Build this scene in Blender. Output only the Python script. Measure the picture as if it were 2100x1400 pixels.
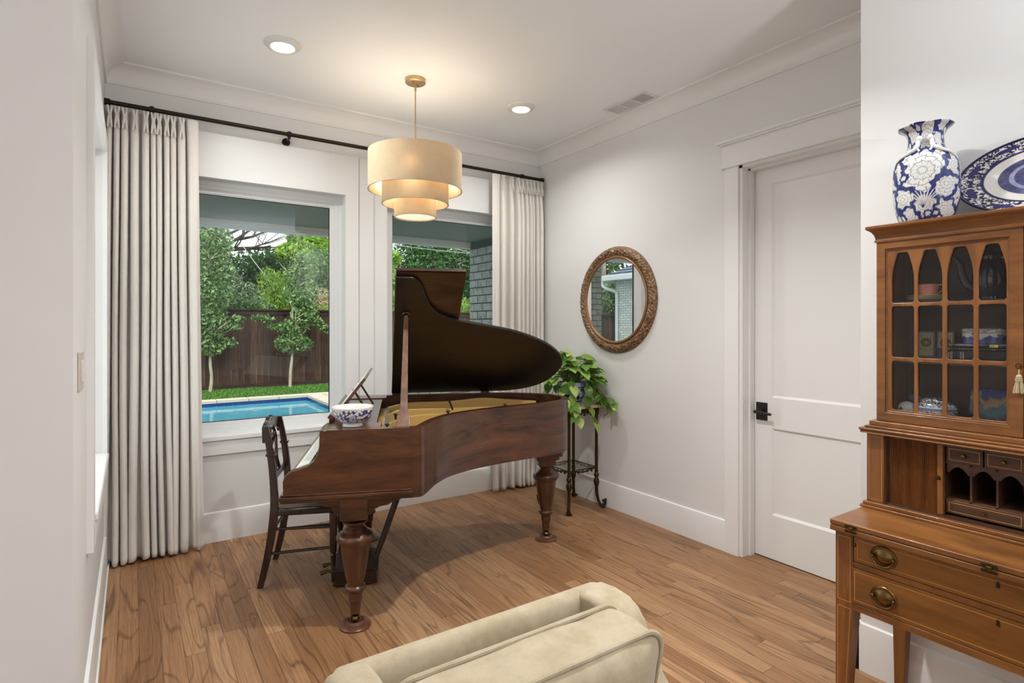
import bpy, bmesh, math, random
import numpy as np
from mathutils import Vector, Matrix
R = math.radians; PI = math.pi
random.seed(7); RNG = np.random.default_rng(7)
for o in list(bpy.data.objects): bpy.data.objects.remove(o)
SC = bpy.context.scene; COL = SC.collection

# ------------------------------------------------------------ camera, sky, lights, exposure
cd = bpy.data.cameras.new('camera'); cam = bpy.data.objects.new('camera', cd); COL.objects.link(cam)
cam.location = (0, 0, 1.45); cam.rotation_euler = (R(90), 0, R(-33.95))
cd.sensor_width = 36; cd.lens = 1157 / 2100 * 36; cd.shift_y = -32 / 2100; cd.clip_start = .05; cd.clip_end = 300
SC.camera = cam
SC.view_settings.view_transform = 'Standard'; SC.view_settings.look = 'None'
SC.view_settings.gamma = 1; SC.view_settings.use_curve_mapping = False
SC.view_settings.exposure = 0.16
W = bpy.data.worlds.new('overcast_sky'); SC.world = W; W.use_nodes = True
nt = W.node_tree; bg = nt.nodes['Background']
bg.inputs[0].default_value = (.93, .95, 1.0, 1); bg.inputs[1].default_value = 1.35
def lamp(kind, name, loc, energy, color=(1, 1, 1), rot=(0, 0, 0), **kw):
    l = bpy.data.lights.new(name, kind); l.energy = energy; l.color = color
    for k, v in kw.items(): setattr(l, k, v)
    o = bpy.data.objects.new(name, l); COL.objects.link(o); o.location = loc; o.rotation_euler = rot
    return o
lamp('SUN', 'hazy_sun', (0, 0, 20), 6.0, (1, .98, .95), (R(42), 0, R(-25)), angle=R(70))
# added area fills behind the camera, standing in for unseen living room windows
lamp('AREA', 'living_room_fill', (-.6, -3.7, 1.5), 4, (.96, .98, 1), (R(90), 0, 0), shape='RECTANGLE', size=3.6, size_y=2.2)
lamp('AREA', 'living_room_side_fill', (-3.75, -.6, 1.5), 14, (.98, .99, 1), (R(90), 0, R(-90)), shape='RECTANGLE', size=3.0, size_y=2.2)
# added fill light out of view, bounced off the ceiling; stand is built last
lamp('AREA', 'ceiling_bounce_fill', (1.62, -1.2, 1.83), 80, (.93, .965, 1), (R(180), 0, 0), shape='DISK', size=.34)
lamp('AREA', 'side_window_daylight', (-.45, 3.325, 1.57), 12, (.93, .97, 1), (R(90), 0, R(-90)), shape='RECTANGLE', size=1.2, size_y=1.7)
CAN_TINT = (1, .985, .955)
CANS = [(.714, 3.41, 10), (2.376, 3.41, 10), (1.5, 1.6, 27), (-1.6, .6, 8), (-1.6, -1.8, 8), (.7, -1.8, 8)]  # last three are unseen downlights added to fill the living room

# ------------------------------------------------------------ mesh helpers
def lin(c): c /= 255; return c / 12.92 if c <= .04045 else ((c + .055) / 1.055) ** 2.4
def S(r, g, b): return (lin(r), lin(g), lin(b), 1)
class MB:
    def __init__(s): s.v = []; s.f = []
    def add(s, vs, fs, xf=None):
        n = len(s.v)
        if xf is not None: vs = [tuple(xf @ Vector(v)) for v in vs]
        s.v += [tuple(v) for v in vs]; s.f += [tuple(i + n for i in f) for f in fs]; return s
    def box(s, x0, x1, y0, y1, z0, z1, xf=None):
        if x0 > x1: x0, x1 = x1, x0
        if y0 > y1: y0, y1 = y1, y0
        if z0 > z1: z0, z1 = z1, z0
        return s.add([(x0,y0,z0),(x1,y0,z0),(x1,y1,z0),(x0,y1,z0),(x0,y0,z1),(x1,y0,z1),(x1,y1,z1),(x0,y1,z1)],
            [(0,3,2,1),(4,5,6,7),(0,1,5,4),(1,2,6,5),(2,3,7,6),(3,0,4,7)], xf)
    def cbox(s, c, d, xf=None):
        return s.box(c[0]-d[0]/2,c[0]+d[0]/2,c[1]-d[1]/2,c[1]+d[1]/2,c[2]-d[2]/2,c[2]+d[2]/2, xf)
    def lathe(s, prof, c=(0,0,0), n=32, xf=None, cap=True, sx=1, sy=1):
        vs = []; fs = []; m = len(prof)
        for r, z in prof:
            for k in range(n):
                a = 2*PI*k/n; vs.append((c[0]+sx*r*math.cos(a), c[1]+sy*r*math.sin(a), c[2]+z))
        for i in range(m-1):
            for k in range(n):
                k2 = (k+1) % n; fs.append((i*n+k, i*n+k2, (i+1)*n+k2, (i+1)*n+k))
        if cap:
            if prof[0][0] > 1e-4: fs.append(tuple(range(n-1, -1, -1)))
            if prof[-1][0] > 1e-4: fs.append(tuple((m-1)*n+k for k in range(n)))
        return s.add(vs, fs, xf)
    def tube(s, pts, r, n=8, xf=None, closed=False, cap=True):
        pts = [Vector(p) for p in pts]; m = len(pts)
        rs = r if isinstance(r, (list, tuple)) else [r]*m
        vs = []; fs = []; up = None
        for i, p in enumerate(pts):
            if closed: t = pts[(i+1) % m]-pts[i-1]
            else: t = pts[min(i+1, m-1)]-pts[max(i-1, 0)]
            if t.length < 1e-9: t = Vector((0,0,1))
            t.normalize()
            if up is None: up = Vector((0,0,1)) if abs(t.z) < .9 else Vector((1,0,0))
            a = t.cross(up)
            if a.length < 1e-6: a = t.orthogonal()
            a.normalize(); b = a.cross(t); up = b
            for k in range(n):
                q = 2*PI*k/n; vs.append(tuple(p+a*(rs[i]*math.cos(q))+b*(rs[i]*math.sin(q))))
        for i in range(m if closed else m-1):
            j = (i+1) % m
            for k in range(n):
                k2 = (k+1) % n; fs.append((i*n+k, i*n+k2, j*n+k2, j*n+k))
        if cap and not closed:
            fs.append(tuple(range(n-1, -1, -1))); fs.append(tuple((m-1)*n+k for k in range(n)))
        return s.add(vs, fs, xf)
    def prism(s, poly, h0, h1, ax='z', xf=None):
        # poly in the plane normal to ax; order (x,y) / (y,z) for x / (x,z) for y
        def P(a, b, h): return (a,b,h) if ax == 'z' else ((h,a,b) if ax == 'x' else (a,h,b))
        n = len(poly); vs = [P(a,b,h0) for a,b in poly]+[P(a,b,h1) for a,b in poly]
        fs = [tuple(range(n-1,-1,-1)), tuple(range(n,2*n))]+[(i,(i+1)%n,n+(i+1)%n,n+i) for i in range(n)]
        return s.add(vs, fs, xf)
    def frame(s, outer, inner, h0, h1, ax='z', xf=None):   # ring between two same-length loops
        def P(a, b, h): return (a,b,h) if ax == 'z' else ((h,a,b) if ax == 'x' else (a,h,b))
        n = len(outer); vs = [P(a,b,h) for L in (outer, inner) for h in (h0, h1) for a,b in L]
        fs = []
        for i in range(n):
            j = (i+1) % n
            fs += [(i,j,n+j,n+i),(2*n+i,3*n+i,3*n+j,2*n+j),(n+i,n+j,3*n+j,3*n+i),(i,2*n+i,2*n+j,j)]
        return s.add(vs, fs, xf)
    def grid(s, fn, nu, nv, cu=False, xf=None):
        vs = [fn(i/(nu if cu else nu-1), j/(nv-1)) for i in range(nu) for j in range(nv)]; fs = []
        for i in range(nu if cu else nu-1):
            for j in range(nv-1):
                a = i*nv+j; b = ((i+1) % nu)*nv+j; fs.append((a, b, b+1, a+1))
        return s.add(vs, fs, xf)
    def ball(s, c, r, n=12, m=8, xf=None):
        r = r if isinstance(r, (list, tuple)) else (r, r, r)
        return s.grid(lambda u, v: (c[0]+r[0]*math.sin(PI*v)*math.cos(2*PI*u), c[1]+r[1]*math.sin(PI*v)*math.sin(2*PI*u), c[2]-r[2]*math.cos(PI*v)), n, m, True, xf)
    def mesh(s, name, off=(0,0,0), smooth=True, ang=38):
        me = bpy.data.meshes.new(name)
        me.from_pydata([(v[0]-off[0], v[1]-off[1], v[2]-off[2]) for v in s.v], [], s.f)
        bm = bmesh.new(); bm.from_mesh(me); bmesh.ops.recalc_face_normals(bm, faces=bm.faces); bm.to_mesh(me); bm.free()
        if smooth: me.shade_smooth(); me.set_sharp_from_angle(angle=R(ang))
        return me
    def build(s, name, mat, parent=None, local=False, smooth=True, bevel=0, seg=2, ang=38):
        off = (0,0,0)
        if parent is not None and not local:
            r = parent
            while r.parent: r = r.parent
            off = tuple(r.location)
        me = s.mesh(name, off, smooth, ang)
        if mat: me.materials.append(mat)
        o = bpy.data.objects.new(name, me); COL.objects.link(o)
        if parent is not None: o.parent = parent
        if bevel:
            m = o.modifiers.new('bevel', 'BEVEL'); m.width = bevel; m.segments = seg; m.limit_method = 'ANGLE'; m.angle_limit = R(40); m.harden_normals = True
        return o
def thing(name, label, cat, loc=(0,0,0), rotz=0, group=None):
    o = bpy.data.objects.new(name, None); COL.objects.link(o); o.empty_display_size = .05
    o.location = loc; o.rotation_euler = (0,0,rotz); return tag(o, label, cat, group)
def tag(o, label, cat, group=None):
    o['label'] = label; o['category'] = cat
    if group: o['group'] = group
    return o
def struct(o, label=None):
    o['kind'] = 'structure'
    if label: o['label'] = label
    return o
def stuff(o): o['kind'] = 'stuff'; return o
def inst(name, me, parent, loc=(0,0,0), rot=(0,0,0), scale=(1,1,1)):
    o = bpy.data.objects.new(name, me); COL.objects.link(o); o.parent = parent
    o.location = loc; o.rotation_euler = rot; o.scale = scale; return o
def dup(root, loc, rotz=None, label=None):
    r = root.copy(); COL.objects.link(r); r.location = loc
    if rotz is not None: r.rotation_euler = (0,0,rotz)
    if label: r['label'] = label
    def rec(a, b):
        for ch in list(a.children):
            c = ch.copy(); COL.objects.link(c); c.parent = b; rec(ch, c)
    rec(root, r); return r
def crom(P, n=8, closed=False):
    P = [Vector(p) for p in P]; out = []; m = len(P)
    for i in range(m if closed else m-1):
        if closed: a, b, c, d = P[i-1], P[i], P[(i+1) % m], P[(i+2) % m]
        else: a, b, c, d = P[max(i-1,0)], P[i], P[i+1], P[min(i+2,m-1)]
        for k in range(n):
            t = k/n; out.append(.5*((2*b)+(c-a)*t+(2*a-5*b+4*c-d)*t*t+(3*b-a-3*c+d)*t**3))
    if not closed: out.append(P[-1])
    return [tuple(p) for p in out]
def inset(poly, d):   # offset of a closed 2-D loop, to the inside of a counter-clockwise one
    n = len(poly); out = []
    for i in range(n):
        a, b, c = Vector(poly[i-1]), Vector(poly[i]), Vector(poly[(i+1) % n])
        e1 = (b-a).normalized() if (b-a).length > 1e-9 else (c-b).normalized(); e2 = (c-b).normalized() if (c-b).length > 1e-9 else e1
        n1 = Vector((-e1.y, e1.x)); n2 = Vector((-e2.y, e2.x)); m = n1+n2
        m = m/max(m.length, 1e-6); k = d/max(m.dot(n1), .45); out.append((b.x+m.x*k, b.y+m.y*k))
    return out
def rrect(x0, x1, y0, y1, r, n=4):
    out = []
    for cx, cy, a0 in ((x1-r,y1-r,0),(x0+r,y1-r,90),(x0+r,y0+r,180),(x1-r,y0+r,270)):
        for k in range(n+1):
            a = R(a0+90*k/n); out.append((cx+r*math.cos(a), cy+r*math.sin(a)))
    return out
def leafcloud(blobs, size, seed, flat=.0, asp=.5):   # blobs: (cx,cy,cz,rx,ry,rz,count); folded rhombic leaves
    g = np.random.default_rng(seed); V = []
    for cx,cy,cz,rx,ry,rz,n in blobs:
        d = g.normal(size=(n,3)); d /= np.linalg.norm(d,axis=1)[:,None]
        c = np.array([cx,cy,cz])+d*(g.random((n,1))**.45)*np.array([rx,ry,rz])
        a = g.normal(size=(n,3)); a[:,2] *= (1-flat); a[:,2] -= .25; a /= np.linalg.norm(a,axis=1)[:,None]
        b = np.cross(a, g.normal(size=(n,3))); b /= np.linalg.norm(b,axis=1)[:,None]
        nn = np.cross(a,b); L = size*(.6+.8*g.random((n,1)))
        V.append(np.stack([c-a*L*.5, c+b*L*asp*.5+nn*L*.12, c+a*L*.5, c-b*L*asp*.5+nn*L*.12],1))
    V = np.concatenate(V); n = len(V); m = MB(); m.v = V.reshape(-1,3).tolist(); m.f = [(4*i,4*i+1,4*i+2,4*i+3) for i in range(n)]
    return m
def cloud_build(m, name, mat, parent):
    off = parent.location if parent else (0,0,0)
    me = bpy.data.meshes.new(name); me.from_pydata([(v[0]-off[0],v[1]-off[1],v[2]-off[2]) for v in m.v], [], m.f); me.materials.append(mat)
    o = bpy.data.objects.new(name, me); COL.objects.link(o); o.parent = parent; return stuff(o)
def vnoise(x, y, seed=0):
    x = np.asarray(x, float); y = np.asarray(y, float); xi = np.floor(x).astype(int); yi = np.floor(y).astype(int); fx = x-xi; fy = y-yi
    fx = fx*fx*(3-2*fx); fy = fy*fy*(3-2*fy)
    def h(a, b): return np.modf(np.abs(np.sin(a*127.1+b*311.7+seed*74.7)*43758.5453))[0]
    return (h(xi,yi)*(1-fx)+h(xi+1,yi)*fx)*(1-fy)+(h(xi,yi+1)*(1-fx)+h(xi+1,yi+1)*fx)*fy
def paint(o, cols):   # cols (n,3) linear, one per vertex
    me = o.data; at = me.color_attributes.new('Paint', 'FLOAT_COLOR', 'POINT')
    c = np.ones((len(me.vertices),4), np.float32); c[:,:3] = cols; at.data.foreach_set('color', c.ravel())
def coords(o):
    a = np.zeros(len(o.data.vertices)*3); o.data.vertices.foreach_get('co', a); return a.reshape(-1,3)

# ------------------------------------------------------------ materials
def mat(name, color=(.8,.8,.8,1), rough=.5, metal=0, spec=.5, coat=0, trans=0, emit=None, es=0, sheen=0):
    m = bpy.data.materials.new(name); m.use_nodes = True; p = m.node_tree.nodes['Principled BSDF']
    p.inputs['Base Color'].default_value = color; p.inputs['Roughness'].default_value = rough; p.inputs['Metallic'].default_value = metal
    p.inputs['Specular IOR Level'].default_value = spec; p.inputs['Coat Weight'].default_value = coat; p.inputs['Coat Roughness'].default_value = .08
    p.inputs['Transmission Weight'].default_value = trans; p.inputs['Sheen Weight'].default_value = sheen
    if emit: p.inputs['Emission Color'].default_value = emit; p.inputs['Emission Strength'].default_value = es
    return m
class N:
    def __init__(s, m): s.m = m; s.t = m.node_tree; s.p = s.t.nodes.get('Principled BSDF')
    def n(s, ty, **kw):
        x = s.t.nodes.new(ty)
        for k, v in kw.items(): setattr(x, k, v)
        return x
    def l(s, a, b): s.t.links.new(a, b)
    def val(s, sock, v):
        if isinstance(v, (int, float, tuple)): sock.default_value = v
        else: s.l(v, sock)
    def coord(s, kind='Object', scale=(1,1,1), loc=None, rnd=0):
        c = s.n('ShaderNodeTexCoord').outputs[kind]
        mp = s.n('ShaderNodeMapping'); mp.inputs['Scale'].default_value = scale; s.l(c, mp.inputs['Vector'])
        out = mp.outputs[0]
        if rnd:
            oi = s.n('ShaderNodeObjectInfo'); v = s.n('ShaderNodeVectorMath', operation='SCALE'); v.inputs[0].default_value = (rnd, rnd*1.7, rnd*.6); s.l(oi.outputs['Random'], v.inputs['Scale'])
            a = s.n('ShaderNodeVectorMath', operation='ADD'); s.l(out, a.inputs[0]); s.l(v.outputs[0], a.inputs[1]); out = a.outputs[0]
        return out
    def noise(s, vec, scale=5, detail=4, rough=.55, dist=0):
        x = s.n('ShaderNodeTexNoise'); x.inputs['Scale'].default_value = scale; x.inputs['Detail'].default_value = detail; x.inputs['Roughness'].default_value = rough; x.inputs['Distortion'].default_value = dist
        s.l(vec, x.inputs['Vector']); return x.outputs['Fac']
    def ramp(s, f, stops, interp='LINEAR'):
        r = s.n('ShaderNodeValToRGB'); e = r.color_ramp; e.interpolation = interp
        while len(e.elements) < len(stops): e.elements.new(.5)
        for el, (p, c) in zip(e.elements, stops): el.position = p; el.color = c if len(c) == 4 else (*c, 1)
        s.l(f, r.inputs[0]); return r.outputs[0]
    def mix(s, a, b, f, mode='MIX'):
        x = s.n('ShaderNodeMix', data_type='RGBA', blend_type=mode)
        s.val(x.inputs[0], f); s.val(x.inputs[6], a); s.val(x.inputs[7], b); return x.outputs[2]
    def math(s, op, a, b=0):
        x = s.n('ShaderNodeMath', operation=op); s.val(x.inputs[0], a); s.val(x.inputs[1], b); return x.outputs[0]
    def bump(s, h, st=.2, d=.01):
        b = s.n('ShaderNodeBump'); b.inputs['Strength'].default_value = st; b.inputs['Distance'].default_value = d; s.l(h, b.inputs['Height']); s.l(b.outputs[0], s.p.inputs['Normal'])
    def color(s, c): s.l(c, s.p.inputs['Base Color'])
def wood(name, dark, mid, light, scale=(1,10,10), rough=.35, coat=0, fig=1.0, spec=.5):
    m = mat(name, mid, rough, spec=spec, coat=coat); k = N(m); v = k.coord('Object', scale)
    a = k.noise(v, 1.6, 5, .6, .9); b = k.noise(k.coord('Object', tuple(x*5 for x in scale)), 3, 4, .7)
    c = k.ramp(a, [(.30, dark), (.5, mid), (.72, light)])
    k.color(k.mix(c, k.ramp(b, [(.35, (.66,.66,.66)), (.6, (1,1,1))]), .55*fig, 'MULTIPLY')); k.bump(b, .04, .002); return m
def paintmat(name, c, rough=.55, tex=.02):
    m = mat(name, c, rough, spec=.3); k = N(m); n = k.noise(k.coord('Object'), 90, 3)
    k.color(k.mix(c, tuple(x*.97 for x in c[:3])+(1,), k.noise(k.coord('Object'), 1.3, 2))); k.bump(n, tex, .002); return m
def fabric(name, c, c2, thread=420, trans=0, rough=.9, mott=9, wv=.86):
    m = mat(name, c, rough, spec=.15, sheen=.25); k = N(m); v = k.coord('Object')
    w = k.noise(k.coord('Object', (thread, thread, thread*.12)), 1, 2); w2 = k.noise(k.coord('Object', (thread*.12, thread*.12, thread)), 1, 2)
    n = k.noise(v, mott, 5, .65); f = k.math('MULTIPLY', k.math('ADD', w, w2), .5)
    k.color(k.mix(k.mix(c2, c, k.ramp(n, [(.38,(0,0,0)),(.62,(1,1,1))])), tuple(x*wv for x in c[:3])+(1,), k.ramp(f, [(.4,(.5,.5,.5)),(.6,(0,0,0))])))
    k.bump(f, .25, .0015)
    if trans:
        t = k.n('ShaderNodeBsdfTranslucent'); t.inputs[0].default_value = c; mx = k.n('ShaderNodeMixShader'); mx.inputs[0].default_value = trans
        out = k.t.nodes['Material Output']; k.l(k.p.outputs[0], mx.inputs[1]); k.l(t.outputs[0], mx.inputs[2]); k.l(mx.outputs[0], out.inputs[0])
    return m
def glassmat(name, tint=(1,1,1,1), refl=1.0, rough=0):
    m = bpy.data.materials.new(name); m.use_nodes = True; k = N(m); t = k.t
    for n in list(t.nodes): t.nodes.remove(n)
    o = k.n('ShaderNodeOutputMaterial'); tr = k.n('ShaderNodeBsdfTransparent'); tr.inputs[0].default_value = tint
    gl = k.n('ShaderNodeBsdfGlossy'); gl.inputs['Roughness'].default_value = rough; fr = k.n('ShaderNodeFresnel'); fr.inputs[0].default_value = 1.5
    mx = k.n('ShaderNodeMixShader'); ff = k.math('SUBTRACT', 1, k.n('ShaderNodeNewGeometry').outputs['Backfacing']); k.l(k.math('MULTIPLY', k.math('MULTIPLY', fr.outputs[0], refl), ff), mx.inputs[0]); k.l(tr.outputs[0], mx.inputs[1]); k.l(gl.outputs[0], mx.inputs[2]); k.l(mx.outputs[0], o.inputs[0]); return m
def leafmat(name, stops, trans=.35, rough=.45, noise=0):
    m = mat(name, stops[0][1], rough, spec=.4); k = N(m); g = k.n('ShaderNodeNewGeometry').outputs['Random Per Island']
    if noise:
        q = k.noise(k.coord('Object'), noise, 2); g = k.math('ADD', k.math('MULTIPLY', g, .45), k.math('MULTIPLY', k.math('SUBTRACT', q, .22), .9))
    c = k.ramp(g, stops); k.color(c)
    t = k.n('ShaderNodeBsdfTranslucent'); k.l(c, t.inputs[0]); mx = k.n('ShaderNodeMixShader'); mx.inputs[0].default_value = trans
    k.l(k.p.outputs[0], mx.inputs[1]); k.l(t.outputs[0], mx.inputs[2]); k.l(mx.outputs[0], k.t.nodes['Material Output'].inputs[0]); return m
def painted(name, rough=.12, coat=.5):
    m = mat(name, (1,1,1,1), rough, coat=coat); k = N(m); a = k.n('ShaderNodeVertexColor'); a.layer_name = 'Paint'; k.color(a.outputs[0]); return m

WALL = paintmat('white_wall_paint', (.80,.797,.79,1)); TRIM = paintmat('white_trim_paint', (.86,.855,.845,1), .35, .005)
CEIL = paintmat('white_ceiling_paint', (.91,.925,.94,1), .7); VINYL = paintmat('white_window_vinyl', (.82,.83,.83,1), .3, .003)
PLASTIC = mat('white_plastic', (.75,.74,.72,1), .35); BLACKM = mat('black_iron', (.018,.016,.015,1), .42, .3)
BRONZE = mat('dark_bronze', S(52,42,36), .38, .75); BRASS = mat('aged_brass', S(112,92,58), .32, 1); DBRASS = mat('antique_brass', S(74,60,38), .38, .9)
GOLDM = mat('satin_champagne_gold', S(196,170,128), .3, .9); PLATE = mat('gold_piano_plate', S(212,176,106), .42, .3)
def mahogany(name, scale):
    m = mat(name, S(96,56,34), .28, coat=.35); k = N(m)
    a = k.noise(k.coord('Object', scale), 1.3, 5, .6, 1.2); b = k.noise(k.coord('Object', tuple(x*3.4 for x in scale)), 3, 4, .7)
    c = k.ramp(a, [(.28, S(34,19,12)), (.44, S(72,42,25)), (.6, S(92,55,32)), (.8, S(114,72,42))])
    k.color(k.mix(c, k.ramp(b, [(.3,(.55,.5,.48)),(.62,(1,1,1))]), .5, 'MULTIPLY')); return m
MAHOG = mahogany('figured_mahogany', (1.6,1.6,9)); MAHOGV = mahogany('turned_mahogany', (9,9,1.4)); MAHOGD = wood('dark_mahogany_interior', S(26,15,11), S(46,28,20), S(62,40,28), (1.5,9,9), .3)
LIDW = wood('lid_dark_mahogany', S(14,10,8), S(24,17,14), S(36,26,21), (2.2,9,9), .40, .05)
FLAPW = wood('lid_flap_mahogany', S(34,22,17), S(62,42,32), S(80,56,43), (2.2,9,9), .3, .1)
CHAIRW = wood('dark_walnut_chair', S(24,14,11), S(48,29,22), S(66,42,31), (9,9,1.5), .26, .3)
HW = wood('satinwood_carcase', S(96,58,28), S(130,83,41), S(152,101,53), (8,1.3,8), .32, .15, .6)
HWV = wood('satinwood_upright', S(96,58,28), S(132,84,42), S(154,103,55), (9,9,1.2), .32, .15, .6)
HWD = wood('satinwood_drawer_front', S(108,68,30), S(131,84,38), S(150,100,50), (4,1.2,6), .3, .2, .45)
HWB = wood('mahogany_cabinet_interior', S(52,34,24), S(80,53,38), S(100,68,48), (8,1.5,8), .4, 0, .6); INLAY = mat('boxwood_inlay', S(196,142,78), .4)
TAMB = wood('tambour_slat_wood', S(86,50,24), S(124,76,38), S(144,92,48), (9,9,1.2), .35, .1, .7)
KEYW = mat('ivory_keys', (.80,.78,.72,1), .22); KEYB = mat('ebony_keys', (.012,.011,.011,1), .25)
CURT = fabric('off_white_linen', S(240,235,228), S(236,230,222), 500, .08, .95, 3, .92)
SOFA = fabric('cream_chenille', S(186,173,148), S(166,151,123), 260, 0, .95, 13)
SHADE = fabric('cream_drum_shade', S(232,214,182), S(226,206,172), 600, .22, .9, 20); SHADEIN = mat('white_shade_lining', (.92,.88,.8,1), .8)
GLASS = glassmat('window_glass', (.95,.98,.965,1), 1.0); CABGLASS = glassmat('cabinet_glass', (.95,.95,.95,1), 1.3)
MIRROR = mat('mirror_silver', (.93,.94,.93,1), .0, 1); PORC = painted('blue_white_glaze', .22, .15); WHITEP = mat('white_porcelain', (.78,.78,.76,1), .12, coat=.5)
BLUEG = mat('cobalt_glaze', S(17,21,46), .1, coat=.6); BULB = mat('lit_bulb', (1,1,1,1), .5, emit=(1,.82,.58,1), es=18); CANLENS = mat('lit_downlight_lens', (1,1,1,1), .5, emit=(1,.95,.87,1), es=9)
def oak():
    m = mat('oak_strip_floor', S(170,120,78), .36, spec=.45); k = N(m)
    v = k.coord('Object', (7.5,.75,1), rnd=40); n1 = k.noise(v, 1.0, 1.2, .45, .35)
    ring = k.math('PINGPONG', k.math('MULTIPLY', n1, 15), 1); lines = k.ramp(ring, [(.0,(.20,.15,.11)),(.09,(.55,.48,.42)),(.22,(1,1,1)),(1,(.92,.91,.89))])
    pore = k.noise(k.coord('Object', (260,7,1), rnd=9), 1, 3, .6); fine = k.noise(k.coord('Object', (95,1.6,1), rnd=13), 1, 3, .6)
    tone = k.ramp(k.n('ShaderNodeObjectInfo').outputs['Random'], [(0,S(144,104,70)),(.12,S(160,118,82)),(.5,S(170,128,91)),(.9,S(182,142,104)),(1,S(136,100,70))])
    big = k.noise(k.coord('Object', (3,.8,1), rnd=20), 1.2, 3)
    c = k.mix(tone, lines, .62, 'MULTIPLY'); c = k.mix(c, k.ramp(fine, [(.38,(.66,.60,.54)),(.54,(1,1,1))]), .55, 'MULTIPLY'); c = k.mix(c, k.ramp(pore, [(.36,(.62,.56,.5)),(.52,(1,1,1))]), .6, 'MULTIPLY'); c = k.mix(c, k.ramp(big, [(.3,(.86,.84,.82)),(.7,(1.06,1.05,1.04))]), 1, 'MULTIPLY')
    k.color(c); k.bump(pore, .06, .001); k.l(k.ramp(pore, [(.3,(.5,.5,.5)),(.6,(.33,.33,.33))]), k.p.inputs['Roughness']); return m
OAK = oak()
def brickmat(name, a, b, c):
    m = mat(name, b, .85, spec=.2); k = N(m); v = k.coord('Object', rnd=30); n = k.noise(v, 14, 6, .7)
    t = k.mix(k.ramp(n, [(.28,a),(.45,b),(.7,c)]), (.55,.55,.55,1), k.math('MULTIPLY', k.n('ShaderNodeObjectInfo').outputs['Random'], .35), 'MULTIPLY'); k.color(t); k.bump(n, .5, .01); return m
BRICKW = brickmat('limewashed_brick', S(120,122,118), S(206,208,202), S(226,228,222)); MORTAR = paintmat('grey_mortar', S(112,114,110), .9, .3)


# ------------------------------------------------------------ room shell
XL, XR, YB, ZC = -.14, 3.175, 4.265, 3.06; XH, YH = 2.56, 1.157; YL = 2.04
FLOOR = struct(MB().box(-4.2, 3.5, -4.2, 4.30, -.12, -.004).build('floor', OAK))
g = random.Random(3); x = XL; row = 0
while x < XR+.12:
    y = .45-g.random()*.9
    while y < YB:
        L = g.choice((.55,.8,1.0,1.25,1.5,1.9)); y0, y1 = max(y, .45), min(y+L, YB)
        if x > 2.5 and y0 < YH-.02: y0 = max(y0, .45)
        if y1-y0 > .05:
            w = .083; me = MB().box(-w/2+.0006, w/2-.0006, -(y1-y0)/2+.0008, (y1-y0)/2-.0008, -.004, 0).mesh('plank', smooth=False); me.materials.append(OAK)
            inst('plank', me, FLOOR, (x+w/2, (y0+y1)/2, (g.random()-.5)*.0006))
        y += L
    x += .083
struct(MB().box(-4.2, 3.5, -4.2, 4.40, ZC, ZC+.12).build('ceiling', CEIL))
def wallbox(name, *boxes):
    m = MB()
    for b in boxes: m.box(*b)
    return struct(m.build(name, WALL, smooth=False))
W1 = (.157, 1.343); W2 = (1.674, 2.86); WZ = (.70, 2.44); WLY = (2.70, 3.95)
wallbox('wall_back', (XL-.15, W1[0], YB, 4.40, -.1, ZC), (W1[1], W2[0], YB, 4.40, -.1, ZC), (W2[1], 3.5, YB, 4.40, -.1, ZC), (W1[0], W1[1], YB, 4.40, -.1, WZ[0]), (W2[0], W2[1], YB, 4.40, -.1, WZ[0]), (W1[0], W1[1], YB, 4.40, WZ[1], ZC), (W2[0], W2[1], YB, 4.40, WZ[1], ZC))
wallbox('wall_left', (XL-.16, XL, YL, WLY[0], -.1, ZC), (XL-.16, XL, WLY[1], YB, -.1, ZC), (XL-.16, XL, WLY[0], WLY[1], -.1, WZ[0]), (XL-.16, XL, WLY[0], WLY[1], WZ[1], ZC))
wallbox('wall_living_left', (-4.2, XL-.16, YL, YL+.14, -.1, ZC), (-4.2, -4.0, -4.2, YL, -.1, ZC))
DY0, DY1, DZ = 1.19, 2.135, 2.455
wallbox('wall_right', (XR, XR+.15, DY1, YB, -.1, ZC), (XR, XR+.15, YH, DY1, DZ, ZC), (XR, XR+.15, YH-.2, DY0, -.1, ZC))
wallbox('wall_hutch', (XH, XH+.14, -4.2, YH, -.1, ZC), (XH+.14, XR+.3, YH-.14, YH, -.1, ZC))
wallbox('wall_front', (-4.2, XH, -4.2, -4.0, -.1, ZC))
wallbox('wall_closet', (XR+.151, XR+.3, YH, DY1+.2, -.1, ZC))
# baseboards
def baseboard(name, path, inward):
    m = MB(); prof = [(0,0),(.016,0),(.016,.178),(.012,.196),(0,.2)]
    (x0,y0),(x1,y1) = path
    for (a,b) in [(0,1)]:
        vs = [(p[0]+inward[0]*d, p[1]+inward[1]*d, z) for p in path for d,z in prof]; n = len(prof)
        m.add(vs, [(i,(i+1)%n,n+(i+1)%n,n+i) for i in range(n)]+[tuple(range(n)), tuple(range(2*n-1,n-1,-1))])
    return struct(m.build(name, TRIM, ang=20))
baseboard('baseboard_back', [(XL,YB),(XR,YB)], (0,-1)); baseboard('baseboard_left', [(XL,YL),(XL,YB)], (1,0)); baseboard('baseboard_right', [(XR,2.242),(XR,YB)], (-1,0))
baseboard('baseboard_hutch', [(XH,-4),(XH,YH+.016)], (-1,0)); baseboard('baseboard_hutch_end', [(XH-.016,YH),(XR,YH)], (0,1)); baseboard('baseboard_living_left', [(-4,YL),(XL+.016,YL)], (0,-1))
# quarter-round strip at the foot of the left baseboard
struct(MB().box(XL+.016, XL+.026, YL, YB-.02, 0, .018).build('trim_1', TRIM, bevel=.006))
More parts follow.
